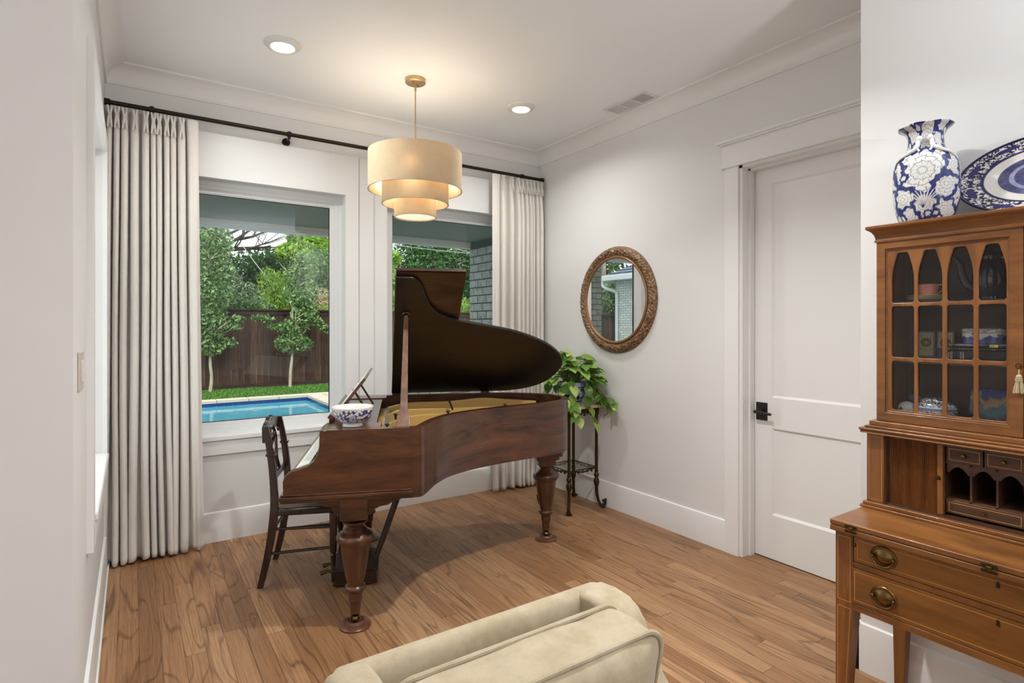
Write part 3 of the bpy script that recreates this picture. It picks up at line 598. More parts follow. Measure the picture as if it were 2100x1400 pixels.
# lid, hinged on the bass side and opened 33 degrees; lid plane: (u, s) with s from the hinge
TH = R(33.6); HV, HZ = 1.350, .972
def LP3(u, s, h): return (u, HV-s*math.cos(TH)-h*math.sin(TH)*-1*-1, HZ+s*math.sin(TH)-h*math.cos(TH)*-1*1)
def lidp(u, s, h): return (u, HV-s*math.cos(TH)+h*math.sin(TH), HZ+s*math.sin(TH)+h*math.cos(TH))
lo = [(.466,0),(.500,1.312)]+[(q[0],q[1]) for q in crom([(.560,1.312,0),(.604,1.302,0),(.645,1.225,0),(.672,1.12,0),(.700,1.045,0),(.757,.975,0),(.861,.914,0),(1.042,.854,0),(1.233,.787,0),(1.411,.682,0),(1.535,.57,0),(1.614,.440,0),(1.622,.293,0),(1.552,.126,0),(1.43,.036,0),(1.28,0,0)], 6)]
def lidmesh(loop, h0, h1):
    m = MB(); n = len(loop); m.add([lidp(u,s,h0) for u,s in loop]+[lidp(u,s,h1) for u,s in loop], [tuple(range(n)), tuple(range(2*n-1,n-1,-1))]+[(i,(i+1)%n,n+(i+1)%n,n+i) for i in range(n)]); return m
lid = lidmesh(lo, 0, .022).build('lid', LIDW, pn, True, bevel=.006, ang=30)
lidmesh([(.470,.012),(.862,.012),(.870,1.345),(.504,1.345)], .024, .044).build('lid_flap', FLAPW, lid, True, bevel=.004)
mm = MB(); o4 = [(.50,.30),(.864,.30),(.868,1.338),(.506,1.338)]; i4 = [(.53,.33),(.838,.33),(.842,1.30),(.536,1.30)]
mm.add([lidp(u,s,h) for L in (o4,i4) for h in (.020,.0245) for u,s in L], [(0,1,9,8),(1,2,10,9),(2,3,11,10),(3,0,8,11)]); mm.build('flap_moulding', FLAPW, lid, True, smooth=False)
MB().tube([lidp(.466,.0,.011), lidp(1.26,.0,.011)], .007, 8).build('piano_hinge', mat('steel_hinge', S(190,190,188), .3, .9), lid, True)
for u in (.50, 1.13): MB().cbox((u, HV-.01, HZ-.008), (.06,.03,.026)).build('hinge', DBRASS, lid, True, bevel=.003)
MB().tube([lidp(u0,s0,-.006) for u0,s0 in [(.559+.02*math.cos(a/10*PI), .985+.022*math.sin(a/10*PI)) for a in range(0,11)]], .004, 8).build('prop_cup', BRASS, lid, True)
a = Vector((.540,.068,.945)); b = Vector(lidp(.559,.975,-.004)); m = MB(); ax = (b-a); Ls = ax.length; ax.normalize(); sd = Vector((1,0,0)); sd = (sd-ax*sd.dot(ax)).normalized(); nr = ax.cross(sd)
pr = [(0,.033,.012),(.085,.033,.012),(.10,.029,.012),(.125,.022,.011),(.20,.0185,.010),(.55,.0155,.009),(.92,.0125,.009),(.97,.012,.009),(1,.008,.008)]
m.add([tuple(a+ax*(t*Ls)+sd*(sx*w)+nr*(sy*d)) for t,w,d in pr for sx,sy in ((-1,-1),(1,-1),(1,1),(-1,1))], [(4*i+k,4*i+(k+1)%4,4*i+4+(k+1)%4,4*i+4+k) for i in range(len(pr)-1) for k in range(4)]+[(0,1,2,3),(4*len(pr)-4,4*len(pr)-1,4*len(pr)-2,4*len(pr)-3)])
m.build('prop_stick', wood('prop_stick_wood', S(96,68,54), S(124,92,74), S(142,110,92), (9,9,1.5), .3, .2), pn, True, bevel=.004, ang=50)
# pedal lyre
m = MB().box(.165,.395,.52,.80,.02,.085); m.box(.155,.405,.51,.81,.0875,.10); m.box(.16,.40,.515,.805,.012,.024); ly = m.build('pedal_lyre', MAHOGD, pn, True, bevel=.004)
for v in (.585,.735): MB().lathe([(.022,.10),(.026,.12),(.018,.14),(.016,.36),(.020,.50),(.026,.52),(.026,.645)], (.275,v,0), 16).build('column', MAHOGD, ly, True)
for v in (.60,.72): MB().tube([(.385,v,.10),(.43,v,.22),(.50,v,.42),(.525,v,.50),(.56,v,.64)], [.008,.012,.013,.018,.014], 10).build('brace', MAHOGD, ly, True)
for v in (.61,.71): MB().tube([(.17,v,.055),(.12,v,.062),(.085,v,.052)], [.006,.009,.013], 10).build('pedal', BRASS, ly, True); MB().tube([(.275,v,.10),(.275,v,.63)], .003, 6).build('pedal_rod', BRASS, ly, True)

# ------------------------------------------------------------ chair at the keyboard (same frame as the piano)
ca = math.cos(PR), math.sin(PR)
def pw(u, v): return (PO[0]+ca[0]*u-ca[1]*v, PO[1]+ca[1]*u+ca[0]*v, 0)
ch = thing('side_chair', 'dark wooden side chair with a woven cane seat at the keyboard', 'chair', pw(0,.79), PR)
HWD_ = .195
CANE = mat('woven_cane', S(120,92,66), .45); k = N(CANE); vv = k.coord('Object', (1,1,1)); sp = k.n('ShaderNodeSeparateXYZ'); k.l(vv, sp.inputs[0])
dx = k.math('ADD', sp.outputs[0], sp.outputs[1]); dy = k.math('SUBTRACT', sp.outputs[0], sp.outputs[1])
f = k.math('MULTIPLY', k.math('SINE', k.math('MULTIPLY', dx, 420)), k.math('SINE', k.math('MULTIPLY', dy, 420))); k.color(k.ramp(f, [(.45,S(34,20,14)),(.56,S(196,170,134))])); k.bump(f, .3, .002)
for s in (-1, 1):
    v = s*HWD_
    pts = crom([(-.232,v,.006),(-.205,v,.12),(-.178,v,.26),(-.160,v,.40),(-.158,v*.99,.48),(-.166,v*.97,.62),(-.186,v*.95,.78),(-.208,v*.93,.895)], 5)
    rr = [.016+.006*min(1,i/14) if i < 18 else .021-.006*(i-18)/18 for i in range(len(pts))]
    m = MB(); vs = []
    for p, r in zip(pts, rr): vs += [(p[0]-r,p[1]-r*.8,p[2]),(p[0]+r,p[1]-r*.8,p[2]),(p[0]+r,p[1]+r*.8,p[2]),(p[0]-r,p[1]+r*.8,p[2])]
    nn = len(pts); m.add(vs, [(4*i+q,4*i+(q+1)%4,4*i+4+(q+1)%4,4*i+4+q) for i in range(nn-1) for q in range(4)]+[(0,1,2,3),(4*nn-4,4*nn-1,4*nn-2,4*nn-3)])
    L = m.build('leg', CHAIRW, ch, True, bevel=.004, ang=60); L['label'] = 'curved rear leg rising into the back post'
    MB().cbox((-.178,v*.955,.735),(.05,.044,.012)).build('post_collar', CHAIRW, L, True, bevel=.003)
    MB().lathe([(.0085,.004),(.011,.012),(.0105,.03),(.013,.045),(.010,.055),(.013,.12),(.016,.155),(.019,.16),(.014,.168),(.019,.18),(.021,.30),(.022,.40)], (.155,v,0), 18).build('leg', CHAIRW, ch, True)
    MB().tube([(-.168,v,.325),(.150,v,.318)], .0085, 8).build('stretcher', CHAIRW, ch, True); MB().tube([(-.192,v,.190),(.153,v,.202)], .0085, 8).build('stretcher', CHAIRW, ch, True)
MB().tube([(.152,-HWD_,.335),(.152,HWD_,.335)], .0085, 8).build('stretcher', CHAIRW, ch, True); MB().tube([(-.175,-HWD_,.30),(-.175,HWD_,.30)], .0085, 8).build('stretcher', CHAIRW, ch, True)
so = rrect(-.180,.182,-.212,.212,.05,6); si = inset(so, .042)
MB().frame(so, si, .398, .432).build('seat_frame', CHAIRW, ch, True, bevel=.008)
m = MB(); n = len(si); so2 = inset(so, .028); m.add([(a,b,.434) for a,b in so2]+[(a,b,.441) for a,b in si]+[(0,0,.443)], [(i,(i+1)%n,n+(i+1)%n,n+i) for i in range(n)]+[(n+i,n+(i+1)%n,2*n) for i in range(n)]); m.build('seat', CANE, ch, True, ang=180)
# crest rail: swept arch with a notched scroll in the middle, pierced splat below
def crest(t): return .885+.028*math.sin(PI*t)**.7-(.014*math.exp(-((t-.5)/.03)**2))+.012*math.exp(-((abs(t-.5)-.09)/.05)**2)
m = MB(); nn = 41; vs = []
for i in range(nn):
    t = i/(nn-1); v = -.192+.384*t; u = -.212-.012*math.sin(PI*t); zb = .800+.055*math.sin(PI*t)**.5
    vs += [(u-.011,v,zb),(u+.011,v,zb),(u+.009,v,crest(t)),(u-.013,v,crest(t))]
m.add(vs, [(4*i+q,4*i+(q+1)%4,4*i+4+(q+1)%4,4*i+4+q) for i in range(nn-1) for q in range(4)]+[(0,1,2,3),(4*nn-4,4*nn-1,4*nn-2,4*nn-3)]); m.build('crest_rail', CHAIRW, ch, True, bevel=.003, ang=50)
m = MB()
for s in (-1, 1):
    m.tube(crom([(-.214,s*.030,.86),(-.208,s*.075,.80),(-.200,s*.055,.735),(-.190,s*.020,.68),(-.182,s*.045,.62),(-.178,s*.06,.60)], 6), .0095, 8)
m.tube([(-.208+.03*0+.006*math.sin(k/12*2*PI),.026*math.cos(k/12*2*PI),.79+.036*math.sin(k/12*2*PI)) for k in range(12)], .008, 8, closed=True); m.build('splat', CHAIRW, ch, True)
MB().box(-.186,-.166,-.185,.185,.575,.612).build('back_rail', CHAIRW, ch, True, bevel=.006)

# ------------------------------------------------------------ bowl on the piano
def flor(th, z, R0, seeds, gap):   # weighted cells: blue ground with white flowers and grey petal lines
    white = np.array([.72,.72,.69]); blue = np.array(S(40,52,112)[:3]); grey = np.array(S(150,156,168)[:3])
    best = np.full(th.shape, 1e9); sec = best.copy(); bi = np.zeros(th.shape, int)
    for i, (t0, z0, w) in enumerate(seeds):
        dx = ((th-t0+PI) % (2*PI)-PI)*R0; dz = z-z0
        ang = np.arctan2(dz, dx); d = np.hypot(dx, dz)*(1+.10*np.cos(ang*7+i)+.07*np.cos(ang*11+2*i))/w
        upd = d < best; sec = np.where(upd, best, np.minimum(sec, d)); bi = np.where(upd, i, bi); best = np.where(upd, d, best)
    col = np.repeat(white[None], len(th), 0)
    S_ = np.array(seeds); t0 = S_[bi,0]; z0 = S_[bi,1]; w = S_[bi,2]
    dx = ((th-t0+PI) % (2*PI)-PI)*R0; dz = z-z0; rr = np.hypot(dx,dz)/w; ang = np.arctan2(dz,dx)
    line = (np.abs(np.sin(ang*5+np.floor(rr/.011)*1.3)) < .16) & (rr > .008) | (np.abs((rr/.011) % 1-.5-.25*np.abs(np.sin(ang*5))) < .09)
    col[line] = grey*.75+.1
    ground = ((sec-best) < gap*(.6+.9*vnoise(th*9, z*90, 3))) | (best > .055)
    b2 = blue*(.6+.8*vnoise(th*30, z*200, 5))[:,None]; col[ground] = b2[ground]
    return col
bc = pw(.300,.098); bw = thing('bowl', 'blue and white porcelain bowl on the piano corner', 'bowl', (bc[0],bc[1],ZT+.0015))
ob = MB().lathe([(.046,0),(.048,.004),(.045,.016),(.060,.022),(.076,.035),(.088,.055),(.095,.078),(.098,.092),(.0965,.094)]+[(.094,.091),(.090,.074),(.080,.048),(.060,.028),(.030,.021),(.0001,.020)], n=160, cap=False)
# refine the outer wall for the painting
pf = []; base = [(.046,0),(.048,.004),(.045,.016),(.060,.022),(.076,.035),(.088,.055),(.095,.078),(.098,.092)]
pf = [(q[0],q[1]) for q in crom([(a,b,0) for a,b in base], 15)]+[(.0975,.0945),(.0955,.094),(.090,.074),(.080,.048),(.060,.028),(.030,.021),(.0001,.020)]
b = MB().lathe(pf, n=360, cap=False).build('body', PORC, bw, True, ang=180); co = coords(b); th_ = np.arctan2(co[:,1],co[:,0]); rad = np.hypot(co[:,0],co[:,1]); z = co[:,2]
w = np.array([.74,.73,.70]); blue = np.array(S(52,62,124)[:3]); col = np.repeat(w[None], len(co), 0); outer = np.arange(len(co))//360 < 106
ln = vnoise(th_*5+2*np.sin(z*60), z*60, 4); n2 = vnoise(th_*14, z*110+th_*3, 9)
leafm = outer & (z > .024) & (z < .084) & ((np.abs(ln-.5) < .055+.11*(n2 > .52)) | (n2 > .70)); col[leafm] = (blue*(.7+.6*n2)[:,None])[leafm]; col[outer & (z > .024) & (z < .07) & ~leafm & (ln > .56)] = np.array(S(176,180,198)[:3])
paint(b, col)

# ------------------------------------------------------------ plant stand and pothos
SX, SY = 2.94, 3.51; st = thing('plant_stand', 'tall brass plant stand with onyx top and scrolled feet', 'stand', (SX,SY,0))
ONYX = mat('onyx_top', S(206,178,132), .15, coat=.4); k = N(ONYX); k.color(k.ramp(k.noise(k.coord('Object',(4,4,4)), 3, 5, .6, 1.5), [(.3,S(176,142,92)),(.5,S(212,186,142)),(.7,S(206,206,190))]))
MB().prism(rrect(-.172,.172,-.172,.172,.012), .800, .822).build('top', ONYX, st, True, bevel=.004)
m = MB().frame(rrect(-.160,.160,-.160,.160,.01), rrect(-.135,.135,-.135,.135,.01), .765, .800)
for s in range(4):
    X = Matrix.Rotation(PI/2*s, 4, 'Z')
    for k in range(9): t = -.14+.035*k; m.ball((t,-.158,.764-.010*math.cos(k*PI/2)**2), (.015,.008,.012), 8, 6, X)
m.build('apron', DBRASS, st, True, bevel=.002)
for sx in (-1,1):
    for sy in (-1,1):
        x, y = sx*.142, sy*.142; L = MB().lathe([(.0125,.30),(.0125,.775)], (x,y,0), 14).build('leg', DBRASS, st, True)
        MB().lathe([(.010,.30),(.018,.292),(.012,.282),(.020,.268),(.022,.258),(.012,.240),(.020,.228),(.024,.205),(.018,.18),(.012,.165)], (x,y,0), 14).build('turning', DBRASS, L, True)
        dx, dy = sx*.7071, sy*.7071
        q = crom([(x,y,.17),(x+dx*.004,y+dy*.004,.11),(x+dx*.018,y+dy*.018,.05),(x+dx*.042,y+dy*.042,.016),(x+dx*.062,y+dy*.062,.022),(x+dx*.070,y+dy*.070,.048),(x+dx*.058,y+dy*.058,.062),(x+dx*.050,y+dy*.050,.046)], 6)
        f = MB().tube(q, [.013-.004*i/len(q) for i in range(len(q))], 8); f.ball((x+dx*.046,y+dy*.046,.014), (.022,.022,.0135), 10, 7); f.ball((x+dx*.074,y+dy*.074,.064), (.009,.009,.014), 8, 6)
        for s in (-1,1): f.tube([(x+dx*.05-dy*s*.006,y+dy*.05+dx*s*.006,.03),(x+dx*.06-dy*s*.022,y+dy*.06+dx*s*.022,.012),(x+dx*.066-dy*s*.03,y+dy*.066+dx*s*.03,.012)], [.008,.007,.004], 6)
        f.build('scroll_foot', DBRASS, L, True)
m = MB()
for s in range(4):
    X = Matrix.Rotation(PI/2*s, 4, 'Z'); m.tube([(-.142,-.142,.318),(-.07,-.142,.312),(0,-.142,.300),(.07,-.142,.312),(.142,-.142,.318)], .006, 8, X); m.tube([(-.142,-.142,.322),(.142,-.142,.322)], .005, 8, X)
    for t in (-.09,-.045,0,.045,.09): m.ball((t,-.142,.304), (.014,.005,.012), 8, 6, X)
m.build('gallery', DBRASS, st, True); MB().box(-.136,.136,-.136,.136,.318,.324).build('glass_shelf', glassmat('stand_glass', (.86,.9,.88,1), 1.3), st, True)
PZ = .8225; pp = thing('potted_pothos', 'leafy pothos in a blue and white pot on the plant stand', 'plant', (SX,SY,PZ))
pf = [(q[0],q[1]) for q in crom([(.070,0,0),(.076,.006,0),(.098,.05,0),(.118,.10,0),(.122,.135,0),(.113,.165,0),(.108,.178,0)], 8)]
pf += [(.101,.178),(.101,.160),(.0001,.160)]
pot = MB().lathe(pf, n=160, cap=False).build('pot', PORC, pp, True, ang=180); co = coords(pot); a_ = np.arctan2(co[:,1],co[:,0]); z = co[:,2]
ground = np.array(S(150,156,190)[:3]); dk = np.array(S(18,20,52)[:3]); col = np.repeat(ground[None], len(co), 0); n1 = vnoise(a_*4, z*40, 11); n2 = vnoise(a_*9+n1*3, z*80, 12)
col[(n1 > .42) & (z > .035) & (z < .135)] = dk; col[(n2 > .62) & (z > .035) & (z < .135)] = ground*1.1; col[(np.abs(z-.03) < .006)|(np.abs(z-.142) < .005)] = dk; col[z < .022] = np.array(S(140,160,200)[:3]); paint(pot, col)
MB().lathe([(.0001,.163),(.1,.163)], n=24, cap=False).build('soil', mat('potting_soil', S(46,34,26), .95), pp, True)
LEAF = leafmat('pothos_leaf', [(0,S(44,78,30)),(.35,S(84,122,48)),(.65,S(118,150,66)),(1,S(168,186,102))], .3, .3); k = N(LEAF)
k.l(k.ramp(k.n('ShaderNodeObjectInfo').outputs['Random'], [(0,S(64,104,42)),(.3,S(114,156,68)),(.65,S(154,188,92)),(1,S(198,216,132))]), k.p.inputs['Base Color'])
for nd in LEAF.node_tree.nodes:
    if nd.type == 'BSDF_TRANSLUCENT': k.l(k.p.inputs['Base Color'].links[0].from_socket, nd.inputs[0])
STEM = mat('green_stem', S(92,112,54), .5)
def heartleaf():
    m = MB(); rows = []; nv = 9
    for i in range(nv):
        t = i/(nv-1); w = .36*math.sin(PI*t**.62)**.85*(1 if t < .985 else 0); x = t-.06*(1-t)**3*2
        rows.append([(x+(.07*(abs(s)) *-1 if t < .12 else 0), s*w, .10*math.sin(PI*t)*.5-.16*t*t+abs(s)*.10*w*1.6) for s in (-1,-.5,0,.5,1)])
    m.add([q for r_ in rows for q in r_], [(i*5+k_,i*5+k_+1,(i+1)*5+k_+1,(i+1)*5+k_) for i in range(nv-1) for k_ in range(4)]); return m
hl = heartleaf().mesh('leaf', ang=180); hl.materials.append(LEAF)
g = random.Random(21); stems = MB()
def addleaf(p, yaw, pitch, size, roll=0):
    if p[0]+max(0,size*math.cos(yaw))+.02 > .23: yaw = PI-yaw
    if p[0] < .205: inst('leaf', hl, pp, p, (roll, pitch, yaw), (size,size*1.05,size))
for i in range(112):
    a = g.uniform(0, 2*PI); t = g.random()**.6; rr = .03+.20*t; h = .205+.25*(1-t*t)*g.uniform(.35,1.0)-.01*t
    if h < .27 and abs((a+2.27+PI) % (2*PI)-PI) < .55: continue
    p = (rr*math.cos(a), rr*math.sin(a), h)
    stems.tube(crom([(.05*math.cos(a+.4),.05*math.sin(a+.4),.165),(rr*.5*math.cos(a+.15),rr*.5*math.sin(a+.15),h*.75+.06),p], 4), .0022, 5)
    addleaf(p, a+g.uniform(-.7,.7), g.uniform(-.35,.5), g.uniform(.085,.135), g.uniform(-.5,.5))
# trailing vines
for a, L, drop in ((-.9,.27,.10),(-1.45,.22,.26),(2.7,.26,.12),(3.3,.30,.20),(3.7,.24,.10),(-1.15,.36,.14),(-2.2,.20,.20),(-.85,.29,.20)):
    P_ = crom([(.08*math.cos(a),.08*math.sin(a),.18),(.17*math.cos(a),.17*math.sin(a),.17),(L*.85*math.cos(a),L*.85*math.sin(a),.14-drop*.5),(L*math.cos(a+.15),L*math.sin(a+.15),.14-drop),(L*.9*math.cos(a+.3),L*.9*math.sin(a+.3),.10-drop)], 6)
    stems.tube(P_, .0024, 5)
    for j in range(4, len(P_), 3): addleaf(P_[j], a+g.uniform(-1.2,1.2), g.uniform(.2,1.2), g.uniform(.065,.10), g.uniform(-.6,.6))
stuff(stems.build('stems', STEM, pp, True))

# ------------------------------------------------------------ cream armchair seen from above its back
ac = thing('armchair', 'cream chenille armchair with piped back cushion, facing away from the piano', 'armchair', (.68,.75,0))
bk = [(1.152,.13),(1.157,.40),(1.158,.72),(1.154,.745),(1.143,.760),(1.128,.766),(1.112,.762),(1.101,.748),(1.096,.72),(1.07,.40),(1.06,.13)]
MB().prism(bk, .330, 1.040, 'x').build('back', SOFA, ac, bevel=.018, seg=3, ang=60)
at = [(1.15,.13),(1.154,.715),(1.146,.748),(1.12,.766),(1.07,.772),(1.02,.768),(.99,.754),(.965,.728),(.945,.69),(.92,.64),(.88,.60),(.70,.585),(.50,.58),(.40,.585),(.375,.57),(.368,.53),(.37,.13)]
for x0, x1 in ((.312,.405),(.952,1.055)): MB().prism(at, x0, x1, 'x').build('arm', SOFA, ac, bevel=.02, seg=4, ang=60)
MB().box(.39,.97,.39,1.05,.12,.30).build('seat_base', SOFA, ac, bevel=.015)
sc_ = MB().box(.408,.950,.37,.99,.30,.45).build('seat_cushion', SOFA, ac, bevel=.045, seg=5)
def cl(t, top=0.0):   # cushion outline, x/z
    L = rrect(.404,.962,.40,.80,.055,6); return L
lp = rrect(-.279,.279,-.20,.20,.05,7); nlp = len(lp)
def cz(x, z): return .588+z+(.016*math.cos(x/.279*PI/2) if z > 0 else 0)
def cpt(x, z, y):
    Z = cz(x, z); wob = .006*math.sin(x*19+1)+.004*math.sin(x*37); return (.682+x*(1+.02*z/.2), y-.022-(Z-.80)*.18+wob*(1 if z > .1 else 0), Z+.35*wob)
def ring(k, y, dz=0): return [cpt(x*k, z*k+dz, y) for x, z in lp]
m = MB(); rings = [ring(.02,1.035),ring(.4,1.033),ring(.75,1.025),ring(.93,1.010),ring(1,.995)]; bnd = [ring(1.012,.96),ring(1.016,.93),ring(1.012,.90)]; fr = [ring(1,.865),ring(.95,.850),ring(.78,.825),ring(.4,.805),ring(.02,.80)]
allr = rings+bnd+fr; m.add([q for r_ in allr for q in r_], [(i*nlp+k_,i*nlp+(k_+1)%nlp,(i+1)*nlp+(k_+1)%nlp,(i+1)*nlp+k_) for i in range(len(allr)-1) for k_ in range(nlp)]+[tuple(range(nlp)), tuple((len(allr)-1)*nlp+k_ for k_ in range(nlp))])
cu = m.build('back_cushion', SOFA, ac, ang=180); s_ = cu.modifiers.new('smooth','SUBSURF'); s_.levels = 1; s_.render_levels = 2
tx = bpy.data.textures.new('cushion_wrinkle', 'CLOUDS'); tx.noise_scale = .11; dm = cu.modifiers.new('wrinkle','DISPLACE'); dm.texture = tx; dm.strength = .012; dm.texture_coords = 'OBJECT'
for y in (.997,.863): MB().tube(ring(1.004, y), .0062, 8, closed=True).build('piping', SOFA, cu)
for x in (.37,.99):
    for y in (.43,1.09): MB().lathe([(.016,0),(.026,.125)], (x,y,0), 14).build('foot', CHAIRW, ac)

# ------------------------------------------------------------ secretary desk with glazed top
HC = .56; ht = thing('secretary_hutch', 'honey brown wooden secretary desk with glazed bookcase top', 'hutch', (2.30, HC, 0))
XF, XK = 2.046, 2.54; HY0, HY1 = .112, 1.008
def inlay(parent, X, y0, y1, z0, z1, w=.0016, name='inlay'):
    m = MB().frame([(y0,z0),(y1,z0),(y1,z1),(y0,z1)], [(y0+w,z0+w),(y1-w,z0+w),(y1-w,z1-w),(y0+w,z1-w)], X-.0005, X+.001, 'x'); return m.build(name, INLAY, parent, smooth=False)
def hleg(y0, y1, x0, x1, front):
    m = MB(); ym = (y0+y1)/2; s = 1 if ym > HC else -1; oy = y1 if s > 0 else y0
    zt = .735; b = .032
    def sec(w, z): 
        ya, yb = (oy-s*w, oy); ya, yb = min(ya,yb), max(ya,yb)
        return [(x0 if front else x1-w, ya, z), (x0+w if front else x1, ya, z), (x0+w if front else x1, yb, z), (x0 if front else x1-w, yb, z)]
    vs = sec(b,0)+sec(.058,.48)+sec(.058,zt); m.add(vs, [(4*i+k,4*i+(k+1)%4,4*i+4+(k+1)%4,4*i+4+k) for i in range(2) for k in range(4)]+[(3,2,1,0),(8,9,10,11)])
    L = m.build('leg', HWV, ht, bevel=.002)
    if front:
        ya, yb = min(oy, oy-s*.058), max(oy, oy-s*.058); inlay(L, x0, ya+.008, yb-.008, .500, .722)
        i2 = MB(); c = lambda w, z: (oy-s*w, z)
        for (wa, za, wb, zb) in ((.008,.478,.008,.06),(.050,.478,.027,.06),(.008,.478,.050,.478)):
            a = Vector((0,oy-s*wa,za)); b_ = Vector((0,oy-s*wb,zb)); d = (b_-a).normalized(); q = Vector((0,-d.z,d.y))*.0008
            i2.add([(x0-.0005,)+tuple((a+q)[1:]),(x0-.0005,)+tuple((a-q)[1:]),(x0-.0005,)+tuple((b_-q)[1:]),(x0-.0005,)+tuple((b_+q)[1:]),(x0+.001,)+tuple((a+q)[1:]),(x0+.001,)+tuple((a-q)[1:]),(x0+.001,)+tuple((b_-q)[1:]),(x0+.001,)+tuple((b_+q)[1:])], [(0,1,2,3),(4,7,6,5),(0,4,5,1),(1,5,6,2),(2,6,7,3),(3,7,4,0)])
        i2.build('inlay', INLAY, L, smooth=False)
hleg(.95,1.008,XF,XF+.058,1); hleg(.112,.17,XF,XF+.058,1); hleg(.95,1.008,XK-.05,XK-.004,0); hleg(.112,.17,XK-.05,XK-.004,0)
m = MB().box(XF+.016,XK-.006,HY0+.012,HY1-.012,.492,.735); m.build('desk_case', HW, ht)
m = MB(); m.box(XF+.001,XF+.03,.17,.95,.478,.501); m.box(XF+.001,XF+.03,.17,.95,.626,.644); m.box(XF+.001,XF+.03,.17,.95,.735,.741); m.build('rails', HW, ht, bevel=.001)
for s in (1,-1):
    ya, yb = (.950,.960) if s > 0 else (.16,.17); l_ = MB().box(XF+.002,XF+.03,ya-.0 if s > 0 else ya,yb if s > 0 else yb,.645,.734)
    ya, yb = (.9515,.9495) if s > 0 else (.1685,.1705)
    MB().lathe([(.0001,-.008),(.006,-.006),(.006,-.002),(.003,0)], n=12, xf=Matrix.Translation((XF+.001,.9455 if s > 0 else .1745,.703)) @ Matrix.Rotation(R(90),4,'Y')).build('loper_knob', DBRASS, ht)
def pull(parent, y, z, X):
    m = MB(); n = 40
    def el(a, b, x): return [(x, y+a*math.cos(2*PI*k/n), z+b*math.sin(2*PI*k/n)) for k in range(n)]
    rr = [el(.040,.0365,X),el(.0395,.036,X-.003),el(.036,.0325,X-.0045),el(.034,.0305,X-.0025),el(.029,.0255,X-.0025),el(.025,.021,X-.005),el(.013,.011,X-.0095),el(.001,.001,X-.0105)]
    m.add([q for r_ in rr for q in r_], [(i*n+k,i*n+(k+1)%n,(i+1)*n+(k+1)%n,(i+1)*n+k) for i in range(len(rr)-1) for k in range(n)]+[tuple(range((len(rr)-1)*n, len(rr)*n))])
    p_ = m.build('drawer_pull', bpy.data.materials.get('antique_pull') or mat('antique_pull', S(122,98,62), .3, 1), parent, ang=60)
    b = MB().tube([(X-.010,y+.031*math.cos(a),z+.029*math.sin(a)) for a in [R(180+180*k/16) for k in range(17)]], .003, 8); b.ball((X-.008,y-.031,z), .0055, 8, 6); b.ball((X-.008,y+.031,z), .0055, 8, 6); b.build('bail', p_.data.materials[0], p_)
for z0, z1, pz, ya, yb in ((.646,.733,.690,.172,.948),(.503,.624,.557,.163,.957)):
    d = MB().box(XF+.001,XF+.02,ya,yb,z0,z1).build('drawer', HWD, ht, bevel=.0015); inlay(d, XF+.001, ya+.011, yb-.011, z0+.011, z1-.011)
    for y in (.855, 2*HC-.855): pull(d, y, pz, XF+.001)
    zk = z1-.020; MB().prism([(HC+.0045,zk-.009),(HC+.0035,zk+.003),(HC+.004,zk+.006),(HC,zk+.009),(HC-.004,zk+.006),(HC-.0035,zk+.003),(HC-.0045,zk-.009)], XF-.0006, XF+.002, 'x').build('keyhole', BLACKM, d)
    MB().box(XF+.012,XF+.0155,ya-.003,yb+.003,z0-.003,z1+.0015).build('gap', mat('dark_gap', S(22,12,8), .9) if 'dark_gap' not in bpy.data.materials else bpy.data.materials['dark_gap'], d, smooth=False)
MB().box(2.018,2.30,.106,1.014,.741,.7605).build('desk_leaf', HW, ht, bevel=.004); MB().box(2.018,2.30,.106,1.014,.7615,.780).build('desk_leaf', HW, ht, bevel=.004)
for y in (.944, HC+.012, 2*HC-.944):
    m = MB()
    for z in (.7525,.769): m.prism(rrect(y-.020,y+.020,z-.0042,z+.0042,.004), 2.0168, 2.019, 'x')
    h = m.build('leaf_hinge', DBRASS, ht); MB().cbox((2.016,y,.761),(.006,.013,.013)).build('knuckle', BRASS, h, bevel=.002)
